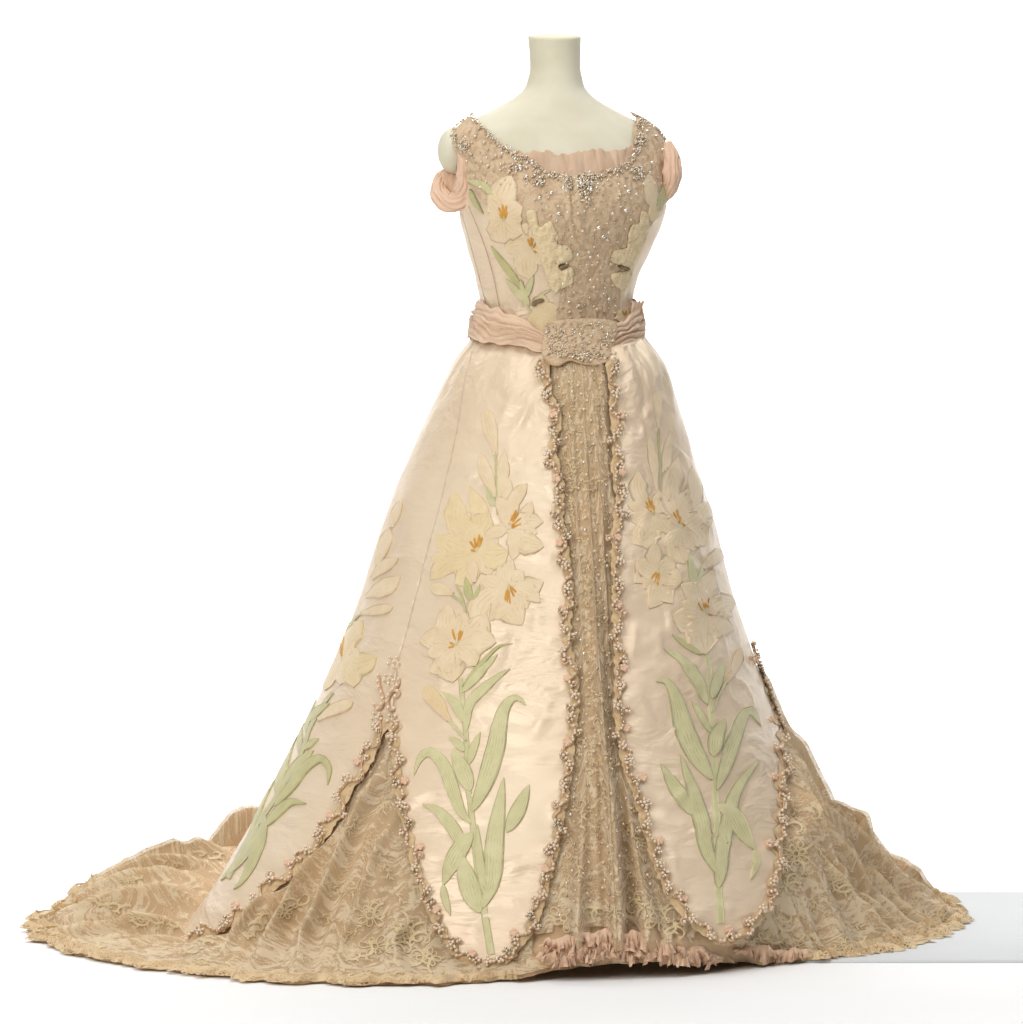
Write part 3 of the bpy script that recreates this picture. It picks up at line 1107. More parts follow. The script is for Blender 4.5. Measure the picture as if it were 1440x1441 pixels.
def build_motifs():
    global CTR3, BROKE
    rs = random.Random(3)
    bands = [
        # (path, motif size, foreshortening)
        ([(70, 1310), (150, 1335), (250, 1352), (350, 1368), (440, 1378), (520, 1372), (590, 1372), (650, 1378)], 17, .6, 22),
        ([(250, 1335), (330, 1318), (390, 1290), (430, 1260)], 15, .8, 11),
        ([(460, 1345), (530, 1335), (590, 1345), (630, 1370)], 22, .85, 11),
        ([(520, 1285), (560, 1300), (600, 1325)], 20, .9, 7),
        ([(790, 1290), (830, 1285), (880, 1280), (930, 1295), (955, 1315)], 20, .9, 11),
        ([(870, 1255), (920, 1260), (945, 1290)], 18, .9, 4),
        ([(1075, 1325), (1100, 1300), (1115, 1260), (1120, 1215), (1125, 1170)], 18, .9, 11),
        ([(1120, 1330), (1160, 1325), (1210, 1330), (1260, 1325), (1310, 1305), (1340, 1275)], 18, .7, 14),
        ([(1170, 1235), (1210, 1265), (1250, 1285), (1290, 1275)], 22, .8, 9),
        ([(1130, 1110), (1150, 1160), (1190, 1210)], 14, .9, 4),
        ([(130, 1255), (190, 1290), (260, 1300)], 15, .6, 9),
        ([(180, 1240), (230, 1215), (300, 1205)], 13, .5, 8),
    ]
    for path, size, sy, n in bands:
        p, L = resample(smooth_line(path, 4), n)
        for i in range(n):
            c = p[i] + np.array([rs.uniform(-5, 5), rs.uniform(-4, 4)])
            bag = Bag()
            s = size * rs.uniform(.75, 1.15)
            CTR3 = lhit(*c)[0]
            BROKE = 0
            if CTR3 is None:
                continue
            if i % 4 == 0:
                rosette(bag, c, s * .8, rs.uniform(0, 6), sy)
                nm = 'lace_flower'
            else:
                scroll(bag, c, s, rs.uniform(0, 6.28), sy, rs.choice((1, -1)))
                nm = 'lace_scroll'
            if BROKE < 9:
                bag.build(nm, M_THREAD, GOWN)
    for c, s, a in (((528, 1200), 16, .3), ((505, 1245), 18, 2.2), ((545, 1225), 14, 1.2), ((470, 1250), 16, .5), ((560, 1260), 16, .9),
                    ((520, 1075), 14, 1.4), ((540, 1130), 15, 1.6), ((497, 1160), 14, 2.2), ((455, 1290), 18, .4), ((500, 1310), 18, 2.6),
                    ((815, 1050), 14, 1.5), ((850, 1110), 14, 1.4), ((820, 1150), 15, 1.7), ((858, 1190), 14, 1.3), ((895, 1180), 13, 1.1),
                    ((880, 1225), 15, .8), ((815, 1220), 15, 1.5), ((1115, 1080), 12, 1.3), ((1118, 1140), 13, 1.5), ((1160, 1205), 14, 1.0),
                    ((1145, 1270), 15, 1.6), ((1200, 1300), 15, .4), ((1240, 1230), 15, .5), ((1290, 1240), 13, .4)):
        bag = Bag()
        CTR3 = lhit(*c)[0]
        sprig(bag, c, s, a, 1.0)
        bag.build('lace_sprig', M_THREAD, GOWN)
    CTR3 = None
    # small all-over figure on the front panel
    bag = Bag()
    for k in range(130):
        y = rs.uniform(525, 1270)
        x0, x1 = np.interp(y, [p[1] for p in CL[1:21]], [p[0] for p in CL[1:21]]), np.interp(y, [p[1] for p in CR[1:20]], [p[0] for p in CR[1:20]])
        x = rs.uniform(x0 + 8, x1 - 6)
        a = rs.uniform(0, 6.28)
        if rs.random() < .5:
            ring = [(math.cos(t), math.sin(t)) for t in np.linspace(0, 5.0, 9)]
            stroke(bag, rot(ring, a, rs.uniform(3.5, 6.5), (x, y)), 1.3, 1.3)
        else:
            sprig(bag, (x, y), rs.uniform(6, 10), a, 1.0)
    bag.build('lace_figure', M_FIGURE, GOWN, kind='stuff')


build_motifs()


# ------------------------------------------------------------------ pink petticoat ruffles under the front hem
def build_ruffles():
    def ruffle(path, y3, hgt, seed, mat):
        p, L = resample(smooth_line(path, 3), int(330 * (path[-1][0] - path[0][0]) / 150))
        n, nc = len(p), 9
        v, uv = [], []
        for i in range(n):
            end = min(1.0, i / 40, (n - 1 - i) / 40)
            dx = 9 * vnoise(i * .06, seed) + 5 * vnoise(i * .21, seed + 3)
            dy = 8 * vnoise(i * .08, seed + 8) + 4 * vnoise(i * .3, seed + 2)
            lift = 5 * vnoise(i * .05, seed + 5)
            for c in range(nc):
                t = c / (nc - 1)
                wave = vnoise(i * .17, seed + 1.2 * t) + .5 * vnoise(i * .42, seed + 4 + 2 * t)
                d = y3(p[i][0]) - 0.004 - 0.008 * math.sin(math.pi * min(1, t * 1.2)) * end - 0.013 * t * (wave + .5) * end
                q = at(p[i][0] + dx * t, p[i][1] + lift + ((hgt + dy) * end + 3) * t, d)
                q[2] = max(q[2], 0.004)
                v.append(q)
                uv.append((i * .003, t * .03))
        mk('petticoat_ruffle', v, grid_faces(n, nc), mat, GOWN, uvs=uv)

    y3 = lambda x: float(np.interp(x, [740, 800, 850, 900, 950, 1000, 1060, 1130], [-.60, -.60, -.59, -.575, -.56, -.53, -.47, -.42]))
    ruffle([(762, 1324), (800, 1316), (850, 1309), (910, 1315), (960, 1326), (1000, 1336)], y3, 19, 1.0, M_RUFFLE)
    ruffle([(758, 1334), (800, 1328), (850, 1322), (920, 1326), (970, 1334), (1010, 1341)], y3, 18, 5.0, M_RUFFLE)
    ruffle([(752, 1343), (800, 1339), (850, 1335), (930, 1336), (1000, 1342), (1020, 1346)], y3, 14, 9.0, M_RUFFLE)
    ruffle([(1035, 1338), (1060, 1334), (1085, 1332), (1110, 1333), (1140, 1336)], y3, 16, 12.0, M_RUFFLE)


build_ruffles()


# ------------------------------------------------------------------ lily sprays
class Spray:
    def __init__(self, surf, label, off0=0.0008):
        self.o = empty('lily_spray', GOWN)
        self.o['label'] = label
        self.s, self.off, self.k = surf, off0, 0

    def put(self, name, line, w, shape, mat, h=0.00025, nc=7, ruffle=0.0):
        self.k += 1
        v, f, uv = strip(self.s, line, w, shape, self.off + 0.000012 * self.k, h, nc=nc, ruffle=ruffle, seed=self.k)
        return mk(name, v, f, mat, self.o, uvs=uv)

    def petal(self, line, w, mat=None):
        self.put('petal', line, w, 'petal', mat or M_CREAM, ruffle=.18)

    def bud(self, line, w, mat=None):
        self.put('bud', line, w, 'bud', mat or M_CREAM)

    def leaf(self, line, w, mat=None, shape='leaf'):
        self.put('leaf', line, w, shape, mat or M_GREEN)

    def stem(self, line, w, mat=None):
        self.put('stem', line, w, 'stem', mat or M_GREEN, nc=5)

    def stamens(self, c, tips, w=3.4, mat=None):
        for t in tips:
            m = ((c[0] * .68 + t[0] * .32), (c[1] * .68 + t[1] * .32))
            self.put('stamen', [m, t], w, 'even', M_STAMEN, h=.0012, nc=4)
            self.put('filament', [c, m], 1.8, 'even', M_GREEN, h=.0006, nc=3)

    def flower(self, c, tips, mat=None, bend=.12):
        an = sorted((math.atan2(y - c[1], x - c[0]), math.hypot(x - c[0], y - c[1]), w) for x, y, w in tips)
        for k in range(len(an)):
            a0, r0, w0 = an[k]
            a1, r1, w1 = an[(k + 1) % len(an)]
            if k == len(an) - 1:
                a1 += 2 * math.pi
            if a1 - a0 > .45:
                am, rm = (a0 + a1) / 2, min(r0, r1) * .82
                tip_ = (c[0] + rm * math.cos(am), c[1] + rm * math.sin(am))
                self.petal([c, ((c[0] + tip_[0]) / 2 + 1.5, (c[1] + tip_[1]) / 2 - 1.5), tip_], max(w0, w1) * .95, M_CREAM)
        for i, (x, y, w) in enumerate(tips):
            dx, dy = x - c[0], y - c[1]
            s = bend * (1 if i % 2 else -1)
            mid = (c[0] + dx * .5 - dy * s, c[1] + dy * .5 + dx * s)
            self.petal([c, mid, (x, y)], w * 1.18, mat)


def build_sprays():
    # --- left front panel
    s = Spray(SK, 'tall cream lily spray on the left front panel')
    s.stem([(648, 955), (652, 1000), (656, 1040), (658, 1090), (662, 1130), (668, 1180), (675, 1240), (683, 1290), (692, 1344)], 11)
    s.stem([(700, 725), (699, 690), (698, 636)], 4, M_SAGE)
    s.bud([(698, 640), (692, 610), (684, 576)], 22)
    s.petal([(698, 700), (684, 665), (676, 636)], 20)
    s.petal([(702, 705), (708, 668), (710, 632)], 17)
    s.petal([(712, 712), (714, 690), (716, 672)], 16)
    s.leaf([(698, 714), (690, 700), (684, 684)], 11, M_GREEN)
    s.flower((672, 778), [(638, 690, 30), (660, 684, 26), (690, 722, 34), (630, 722, 26), (613, 752, 34), (716, 776, 32), (606, 784, 30), (604, 815, 26), (640, 822, 28)], M_YELLOW)
    s.stamens((672, 777), [(662, 762), (668, 757), (675, 752), (679, 756), (663, 774)], 4)
    s.flower((716, 745), [(742, 680, 20), (749, 706, 20), (765, 735, 24), (766, 770, 28), (722, 788, 18), (700, 700, 22)])
    s.stamens((714, 746), [(727, 718), (730, 722), (734, 729), (734, 738), (723, 724)], 3.6)
    s.flower((715, 824), [(722, 788, 18), (765, 818, 26), (760, 848, 22), (735, 879, 34), (678, 812, 24), (668, 886, 34), (690, 872, 26)])
    s.stamens((716, 822), [(711, 846), (714, 848), (718, 850), (724, 840), (727, 834)], 3.2)
    s.bud([(668, 820), (666, 805), (664, 788)], 16)
    s.leaf([(662, 846), (659, 828), (655, 811)], 12, M_SAGE)
    s.leaf([(664, 846), (672, 836), (676, 822)], 6, M_SAGE)
    s.bud([(638, 836), (622, 830), (604, 824)], 17)
    s.stem([(656, 868), (652, 850), (638, 838)], 3.6, M_SAGE)
    s.stem([(657, 864), (652, 842), (642, 822)], 3.0, M_SAGE)
    s.flower((640, 908), [(632, 850, 28), (590, 902, 28), (604, 946, 24), (638, 960, 38), (698, 904, 38), (686, 864, 30)])
    s.stamens((644, 909), [(632, 912), (638, 886), (650, 888), (653, 889), (634, 905)], 3.4)
    s.leaf([(650, 966), (680, 930), (702, 909), (722, 906)], 6, M_SAGE)
    s.leaf([(650, 974), (672, 950), (700, 920)], 13)
    s.leaf([(655, 1030), (662, 990), (688, 962), (718, 941)], 15)
    s.leaf([(654, 1018), (641, 990), (622, 973)], 14)
    s.bud([(632, 1013), (616, 990), (597, 966)], 22, M_BLUSHBUD)
    s.stem([(656, 1042), (645, 1028), (631, 1011)], 5)
    s.leaf([(654, 1058), (645, 1046), (631, 1037)], 12)
    s.leaf([(660, 1076), (667, 1052), (676, 1030)], 12)
    s.leaf([(664, 1160), (648, 1140), (636, 1105), (622, 1072), (604, 1058), (590, 1068), (582, 1090)], 19)
    s.leaf([(663, 1114), (652, 1085), (636, 1054)], 24)
    s.leaf([(665, 1142), (682, 1105), (697, 1055), (706, 1008), (716, 988), (728, 982), (740, 992)], 27)
    s.leaf([(656, 1205), (642, 1172), (618, 1142), (594, 1131)], 19)
    s.leaf([(676, 1285), (662, 1250), (648, 1200)], 30)
    s.leaf([(684, 1265), (676, 1210), (672, 1160)], 13)
    s.leaf([(714, 1172), (730, 1140), (745, 1104)], 22)
    s.leaf([(680, 1278), (694, 1235), (698, 1175), (709, 1094)], 27)
    s.leaf([(666, 1172), (648, 1196), (634, 1222), (624, 1246)], 26)
    s.leaf([(624, 1244), (626, 1264), (634, 1288)], 11)
    # --- right front panel
    s = Spray(SK, 'shaded lily spray on the right front panel')
    s.stem([(992, 915), (996, 960), (1000, 1010), (1003, 1060), (1006, 1110), (1008, 1180), (1010, 1240), (1014, 1300)], 11)
    s.stem([(930, 705), (929, 650), (927, 600)], 4, M_SAGE)
    s.bud([(928, 602), (926, 575), (924, 548)], 14)
    s.petal([(925, 690), (920, 650), (913, 612)], 15)
    s.petal([(934, 690), (939, 645), (944, 606)], 15)
    s.flower((918, 726), [(897, 662, 24), (882, 712, 20), (890, 766, 30), (914, 775, 26), (938, 752, 24), (928, 690, 22)])
    s.stamens((919, 726), [(908, 706), (912, 699), (917, 704), (907, 713), (920, 712)], 3.2)
    s.flower((956, 745), [(955, 642, 26), (973, 656, 20), (984, 674, 16), (996, 706, 30), (966, 690, 22), (1003, 731, 16), (994, 768, 32), (960, 795, 28), (934, 770, 24)])
    s.stamens((956, 744), [(945, 722), (950, 718), (955, 728), (960, 735), (963, 738)], 3.2)
    s.flower((926, 805), [(894, 788, 24), (893, 820, 18), (914, 856, 24), (958, 818, 30), (922, 765, 22), (945, 850, 22)])
    s.stamens((927, 800), [(916, 814), (920, 820), (924, 825), (927, 818)], 2.6)
    s.leaf([(974, 830), (971, 805), (966, 778)], 14)
    s.leaf([(976, 830), (984, 810), (990, 792)], 8)
    s.bud([(990, 800), (1002, 788), (1017, 774)], 20)
    s.flower((994, 866), [(1004, 802, 26), (954, 824, 28), (944, 868, 34), (990, 922, 40), (1034, 848, 28), (1034, 886, 22)])
    s.stamens((992, 864), [(978, 850), (984, 843), (990, 848), (996, 842), (1003, 866)], 3.2)
    s.leaf([(986, 922), (963, 908), (944, 894)], 9, M_SAGE)
    s.leaf([(994, 992), (976, 955), (952, 926), (932, 914)], 18)
    s.leaf([(999, 985), (1008, 955), (1018, 930)], 17)
    s.bud([(1019, 962), (1034, 938), (1043, 912)], 15, M_BLUSHBUD)
    s.stem([(1000, 1004), (1008, 984), (1020, 960)], 4)
    s.leaf([(1001, 1032), (986, 1010), (972, 987)], 9)
    s.leaf([(1002, 1066), (1006, 1040), (1018, 1012)], 23)
    s.leaf([(1002, 1098), (978, 1062), (962, 1025), (952, 990), (938, 961), (922, 960)], 28)
    s.leaf([(1008, 1112), (1020, 1076), (1032, 1038), (1044, 1008), (1056, 1002), (1069, 1022)], 22)
    s.leaf([(982, 1150), (962, 1128), (944, 1100), (930, 1075)], 20)
    s.leaf([(1014, 1235), (1018, 1180), (1034, 1116), (1066, 1071)], 22)
    s.leaf([(1008, 1230), (992, 1195), (982, 1140), (957, 1063)], 24)
    s.leaf([(1010, 1250), (1014, 1210), (1012, 1160)], 22)
    s.leaf([(1008, 1132), (1030, 1148), (1046, 1174), (1060, 1196)], 26)
    s.leaf([(1060, 1194), (1063, 1214), (1056, 1238)], 9)
    # --- side panel
    s = Spray(SK, 'lily spray seen edge on at the left of the skirt')
    s.stem([(470, 975), (452, 1000), (436, 1030), (425, 1062), (400, 1110), (378, 1140), (350, 1180), (322, 1236)], 8, M_SAGE)
    s.petal([(552, 742), (558, 722), (566, 704)], 14)
    s.petal([(533, 795), (541, 770), (549, 742)], 16)
    s.petal([(524, 815), (540, 798), (562, 786)], 18)
    s.petal([(516, 840), (538, 830), (564, 812)], 24)
    s.bud([(508, 864), (530, 860), (554, 855)], 15)
    s.leaf([(490, 890), (500, 872), (514, 862)], 4, M_SAGE)
    s.flower((482, 932), [(512, 874, 28), (530, 926, 32), (500, 968, 24), (458, 972, 20), (500, 900, 22)], M_YELLOW)
    s.stamens((483, 930), [(486, 896), (481, 904), (484, 915)], 3.2)
    s.bud([(450, 1014), (472, 1000), (498, 988)], 17)
    s.leaf([(436, 1016), (448, 1002), (467, 991)], 13, M_SAGE)
    s.leaf([(432, 1032), (434, 1010), (442, 984)], 9, M_SAGE)
    s.leaf([(424, 1064), (422, 1042), (420, 1016)], 9, M_SAGE)
    s.leaf([(430, 1056), (440, 1046), (450, 1040)], 9, M_SAGE)
    s.leaf([(404, 1104), (420, 1078), (443, 1057)], 16, M_SAGE)
    s.leaf([(388, 1136), (410, 1110), (430, 1082), (452, 1068), (463, 1080), (461, 1104)], 15, M_SAGE)
    s.leaf([(392, 1124), (396, 1090), (402, 1062), (413, 1034)], 15, M_SAGE)
    s.leaf([(376, 1164), (390, 1146), (410, 1130), (432, 1131)], 13, M_SAGE)
    s.leaf([(342, 1206), (361, 1152), (377, 1114), (390, 1092)], 7, M_SAGE)
    s.leaf([(376, 1148), (369, 1180), (358, 1212), (344, 1240), (331, 1253)], 16, M_SAGE)
    s.leaf([(366, 1160), (345, 1204), (311, 1239)], 14, M_SAGE)


build_sprays()


# ------------------------------------------------------------------ pearl trimming
def trim(path, label, side=1, amp=5.0, period=46.0, surf=SK, band=8.5, seed=0, dense=1.0):
    """scalloped blush band with couched braid, pearls, pearl rosettes and blush silk buds"""
    rs = random.Random(seed)
    root = empty('pearl_trim', GOWN)
    root['label'] = label
    p, L = resample(smooth_line(path, 3), max(10, int(np.sum(np.linalg.norm(np.diff(np.asarray(path, float), axis=0), axis=1)) / 2.6)))
    tg = np.gradient(p, axis=0)
    tg /= np.linalg.norm(tg, axis=1)[:, None] + 1e-9
    nm = np.stack([-tg[:, 1], tg[:, 0]], -1) * side      # points to the satin
    a = np.linspace(0, L, len(p))
    ph = rs.uniform(0, 6)
    wob = amp * np.sin(2 * math.pi * a / period + ph) + 2.5 * np.sin(2 * math.pi * a / (period * .43) + 1)

    def pos(q, off):
        uv = surf.hits(q)
        return surf.ev(uv[:, 0], uv[:, 1], off)

    # flat band under everything, scalloped on the satin side
    lob = np.abs(np.sin(math.pi * a / (period * .5) + ph))
    e1 = p + nm * (2 + wob * .5 + band * .75 * lob)[:, None]
    e0 = p - nm * (band * .8 + 2 * vnoise(a * .2, a * 0))[:, None]
    mid = (e0 + e1) * .5
    v0, n0 = pos(e0, .0012)
    vm, _ = pos(mid, .0042)
    v1, _ = pos(e1, .0012)
    v = np.stack([v0, vm, v1], 1).reshape(-1, 3)
    uv = np.stack([np.stack([a * .0012, a * 0], -1), np.stack([a * .0012, a * 0 + .012], -1), np.stack([a * .0012, a * 0 + .024], -1)], 1).reshape(-1, 2)
    mk('trim_band', v, grid_faces(len(p), 3), M_LACE_DENSE, root, uvs=uv)
    q = p + nm * wob[:, None]
    v, n = pos(q, .0055)
    bag = Bag()
    tube(bag, v, .0022, 6, nrm=n, flat=.7)
    # curls
    curls = []
    k = 0
    for c in np.arange(period * .3, L - 8, period * .75):
        i = int(c / L * (len(p) - 1))
        sd = 1 if k % 2 == 0 else -.7
        k += 1
        cc = p[i] + nm[i] * (wob[i] + sd * 7)
        th0 = math.atan2(*(-(nm[i] * sd))[::-1])
        sp = [cc + (6.2 - 3.4 * t) * np.array([math.cos(th0 + 4.4 * t * (1 if k % 2 else -1)), math.sin(th0 + 4.4 * t * (1 if k % 2 else -1))]) for t in np.linspace(0, 1, 14)]
        curls.append((cc, sp, sd))
    for cc, sp, sd in curls:
        vv, nn = pos(sp, .0048)
        tube(bag, vv, .0019, 6, nrm=nn, flat=.7)
    bag.build('braid', M_BRAID, root)
    # pearls along the braid
    pe, st = Bag(), Bag()
    c = 3.0
    while c < L:
        i = int(c / L * (len(p) - 1))
        r = rs.uniform(.0021, .0028)
        bb = pe if rs.random() < .85 else st
        x, nn = pos([q[i] + np.array([rs.uniform(-.8, .8), rs.uniform(-.8, .8)])], .0088)
        if rs.random() < .9:
            ball(bb, x[0], r)
        c += rs.uniform(4.3, 5.4) / dense
    for cc, sp, sd in curls:
        if rs.random() < .7:
            for w in (2, 6, 10):
                x, nn = pos([sp[w]], .0080)
                ball(pe if rs.random() < .6 else st, x[0], rs.uniform(.0022, .0028))
        x, nn = pos([cc], .0066)
        ball(pe, x[0], .0030)
    pe.build('pearl_row', M_PEARL, root, kind='stuff')
    st.build('steel_bead_row', M_STEEL, root, kind='stuff')
    # rosettes of pearls and blush silk buds
    c = rs.uniform(14, 30)
    k = 0
    while c < L - 6:
        i = int(c / L * (len(p) - 1))
        ctr = p[i] + nm[i] * (wob[i] * .3 + rs.uniform(-3, 7))
        if k % 3 != 2:
            rg = Bag()
            x, nn = pos([ctr], .0105)
            ball(rg, x[0], .0030)
            ph2 = rs.uniform(0, 1.5)
            for j in range(5):
                b = ph2 + j * 2 * math.pi / 5
                x, nn = pos([ctr + 4.8 * np.array([math.cos(b), math.sin(b)])], .0092)
                ball(rg, x[0], .0025)
            rg.build('pearl_rosette', M_PEARL if rs.random() < .92 else M_STEEL, root)
        else:
            rg = Bag()
            ctr = p[i] + nm[i] * (wob[i] + 8)
            x, nn = pos([ctr], .004)
            ball(rg, x[0], rs.uniform(.0055, .007), .4, nn[0])
            for j in range(5):
                b = j * 2 * math.pi / 5
                x, nn = pos([ctr + 3.6 * np.array([math.cos(b), math.sin(b)])], .0055)
                ball(rg, x[0], .0032, .5, nn[0])
            rg.build('silk_bud', M_BLUSH, root)
        k += 1
        c += rs.uniform(24, 36)
    return root


def build_trims():
    trim(CL[1:27], 'pearl trim down the left edge of the front opening', 1, seed=1)
    trim(CL[26:], 'pearl trim up the right edge of the left gore', 1, seed=2, amp=5)
    trim(SLIT_L, 'pearl scroll trim along the left edge of the side gore', 1, seed=3, amp=8, period=58)
    trim(CR[1:26], 'pearl trim down the right edge of the front opening', -1, seed=4)
    trim(CR[25:], 'pearl trim up the far right edge of the right panel', -1, seed=5, amp=4)
    # ornament above the left gore
    root = empty('gore_ornament', GOWN)
    root['label'] = 'small pearl scroll ornament above the left gore'
    br, pe = Bag(), Bag()

    def pos(q, off):
        uv = SK.hits(q)
        return SK.ev(uv[:, 0], uv[:, 1], off)
    for line in ([(535, 952), (535, 965), (539, 978), (541, 986), (539, 994), (534, 999), (529, 993)],
                 [(563, 957), (561, 966), (553, 974), (547, 984), (547, 993), (551, 1000), (556, 998)],
                 [(553, 974), (560, 972), (563, 978), (558, 981)]):
        q, L = resample(smooth_line(line, 2), 26)
        v, n = pos(q, .003)
        tube(br, v, .0030, 6, nrm=n, flat=.7)
        q, L = resample(q, max(3, int(L / 7)))
        v, n = pos(q, .0058)
        for x in v:
            ball(pe, x, .0031)
    br.build('braid', M_BRAID, root)
    pe.build('pearl_row', M_PEARL, root, kind='stuff')
    for c, r in (((556, 933), 7.5), ((549, 957), 6.5), ((532, 1011), 7), ((554, 1014), 7)):
        rg = Bag()
        for j in range(6):
            b = j * 2 * math.pi / 5 + .3
            q = c if j == 5 else (c[0] + r * math.cos(b), c[1] + r * math.sin(b))
            v, n = pos([q], .0055)
            ball(rg, v[0], .0028)
        rg.build('pearl_rosette', M_PEARL, root)


build_trims()


# ------------------------------------------------------------------ beads on the front lace panel
def build_front_beads():
    rs = random.Random(5)
    a, b, g = Bag(), Bag(), Bag()
    pts = []
    for k in range(2600):
        y = rs.uniform(522, 1290)
        if rs.random() < (y - 640) / 900.0:
            continue
        x0 = np.interp(y, [p[1] for p in CL[1:21]], [p[0] for p in CL[1:21]])
        x1 = np.interp(y, [p[1] for p in CR[1:20]], [p[0] for p in CR[1:20]])
        x = rs.uniform(x0 + 14, x1 - 12)
        if any((x - q[0]) ** 2 + (y - q[1]) ** 2 < 120 for q in pts):
            continue
        pts.append((x, y))
        p, n = lhit(x, y, .0022)
        if p is None:
            continue
        r = rs.uniform(.0016, .0027)
        k = rs.random()
        if k < .5:
            ball(a, p, r)
        elif k < .85:
            ball(b, p, r)
        else:
            gem(g, p, r, n)
    a.build('front_pearl_bead', M_PEARL, GOWN, kind='stuff')
    b.build('front_steel_bead', M_STEEL, GOWN, kind='stuff')
    g.build('front_paste_stone', M_PASTE, GOWN, kind='stuff')


build_front_beads()

# ================================================================== BODICE
YOKE = [(634, 178), (640, 200), (652, 226), (662, 255), (690, 290), (725, 318), (760, 345), (788, 385), (786, 430), (788, 468), (862, 468), (868, 425),
        (874, 380), (902, 330), (924, 295), (936, 258), (944, 222), (944, 202), (932, 180), (910, 168), (893, 165), (889, 190), (886, 222), (862, 243),
        (800, 251), (765, 241), (738, 222), (712, 210), (690, 192), (664, 166), (646, 169)]


def torso_disp(amp_c=.0012):
    return lambda u, z: amp_c * fbm(u * 9, z * 30, 3) + .0015 * fbm(u * 4, z * 12, 2)


def build_bodice():
    # satin of the bodice, all round
    nu, nz = 240, 70
    us = np.linspace(0, 2 * math.pi, nu, endpoint=False)
    v, uv = [], []
    for u in us:
        d = (math.degrees(u) + 360) % 360
        top = 1.258 if 180 < d < 360 else 1.27
        for z in np.linspace(.985, top, nz):
            v.append((u, z))
    v = np.array(v)
    wr = .0025 * fbm(v[:, 0] * 5, v[:, 1] * 14, 3) + .003 * sstep(1.08, 1.02, v[:, 1]) * fbm(v[:, 0] * 8, v[:, 1] * 40, 2)
    pos, n = TO.ev(v[:, 0], v[:, 1], .005 + wr)
    mk('bodice_satin', pos, grid_faces(nu, nz, True), M_SATIN, GOWN, uvs=np.stack([v[:, 0] * .16, v[:, 1]], -1))
    # seams
    for line in ([(655, 300), (666, 340), (678, 385), (688, 425)], [(664, 290), (684, 340), (697, 385), (706, 430)]):
        uvh = TO.hits(smooth_line(line, 5))
        p, nn = TO.ev(uvh[:, 0], uvh[:, 1], .0062)
        bag = Bag()
        tube(bag, p, .0006, 5, nrm=nn)
        bag.build('bodice_seam', M_SEAM, GOWN)
    # lace yoke with shoulder straps
    k = YOKE.index((944, 202))
    k2 = YOKE.index((893, 165))
    low_, up_ = wrap(TO.hits(smooth_line(YOKE[:k + 1], 5))), wrap(TO.hits(smooth_line(YOKE[k2:-1], 5)))
    # the straps go on over the shoulders to the back
    uvp = np.vstack([low_, [(D2R(380), low_[-1, 1]), (D2R(392), low_[-1, 1]), (up_[0, 0] + .06, up_[0, 1] - .006)], up_,
                     [(up_[-1, 0] - .06, up_[-1, 1] - .006), (D2R(148), low_[0, 1]), (D2R(160), low_[0, 1])]])
    yk = lambda u, z: .0022 * fbm(u * 30, z * 70, 3) + sstep(1.14, 1.19, z) * (.0045 * np.exp(-((u - UC(z)) / .07) ** 2) - .0080 * np.exp(-((u - UC(z)) / .022) ** 2))
    UCa = TO.hits([(802, 255), (806, 300), (812, 340)])
    UC = lambda z: np.interp(z, UCa[::-1, 1], UCa[::-1, 0])
    poly_uv_patch('lace_yoke', uvp, TO, .0072, M_YOKE, GOWN, cell=.0029, R=.15, extra=yk)
    # gathered chiffon inside the neckline
    top = smooth_line([(700, 204), (722, 214), (760, 216), (800, 219), (840, 214), (870, 214), (890, 206)], 2)
    bot = smooth_line([(706, 216), (736, 230), (768, 249), (800, 259), (850, 252), (876, 238), (892, 222)], 2)
    n = 150
    top, _ = resample(top, n)
    bot, _ = resample(bot, n)
    v, uv, nc = [], [], 8
    for i in range(n):
        for c in range(nc):
            t = c / (nc - 1)
            q = top[i] * (1 - t) + bot[i] * t
            if c == 0:
                q = q + np.array([0, 2.2 * vnoise(i * .35, 3.0)])
            u, z = TO.hit(q[0], q[1])
            h = .0048 + .0042 * (1 - t * .6) * (1.3 * vnoise(i * .09 + .6 * t, 1 + t * 1.6) + .5 * vnoise(i * .3, 4 + t * 2)) + .004 * (1 - t)
            p, _ = TO.ev(np.array([u]), np.array([z]), max(.002, h * .8))
            v.append(p[0])
            uv.append((i * .0015, t * .04))
    mk('neck_ruffle', v, grid_faces(n, nc), M_CHIFFON, GOWN, uvs=uv)
    # cream lily lapels either side of the stomacher
    lap_l = [(742, 299), (750, 295), (756, 300), (760, 318), (768, 313), (776, 310), (781, 320), (786, 331), (784, 341), (796, 343), (804, 351), (804, 362),
             (796, 367), (786, 371), (790, 378), (801, 373), (806, 379), (806, 392), (802, 399), (790, 405), (782, 411), (773, 402), (768, 385), (761, 364), (755, 343), (748, 320)]
    lap_r = [(898, 297), (907, 301), (908, 318), (903, 335), (894, 357), (886, 370), (884, 384), (880, 396), (872, 408), (863, 402), (857, 393), (858, 383),
             (869, 380), (879, 377), (868, 371), (857, 364), (859, 353), (867, 348), (878, 346), (880, 328), (886, 314), (895, 312)]
    for pl, lab in ((lap_l, 'left cream petal lapel'), (lap_r, 'right cream petal lapel')):
        uvp = TO.hits(smooth_line(pl, 2.5, closed=True))
        poly_uv_patch('petal_lapel', uvp, TO, .0085, M_LAPEL, GOWN, cell=.0028, R=.15, puff=.0028, pw=.006,
                      extra=lambda u, z: .0030 * fbm(u * 40, z * 90, 3), thick=.001, label=lab)
    # small dark velvet tabs between the petals
    for line in ([(786, 375), (799, 370)], [(866, 372), (880, 376)]):
        v, f, uv = strip(TO, line, 5.5, 'even', .0105, .002, na=6, nc=5)
        mk('velvet_tab', v, f, M_DARK, GOWN, uvs=uv)


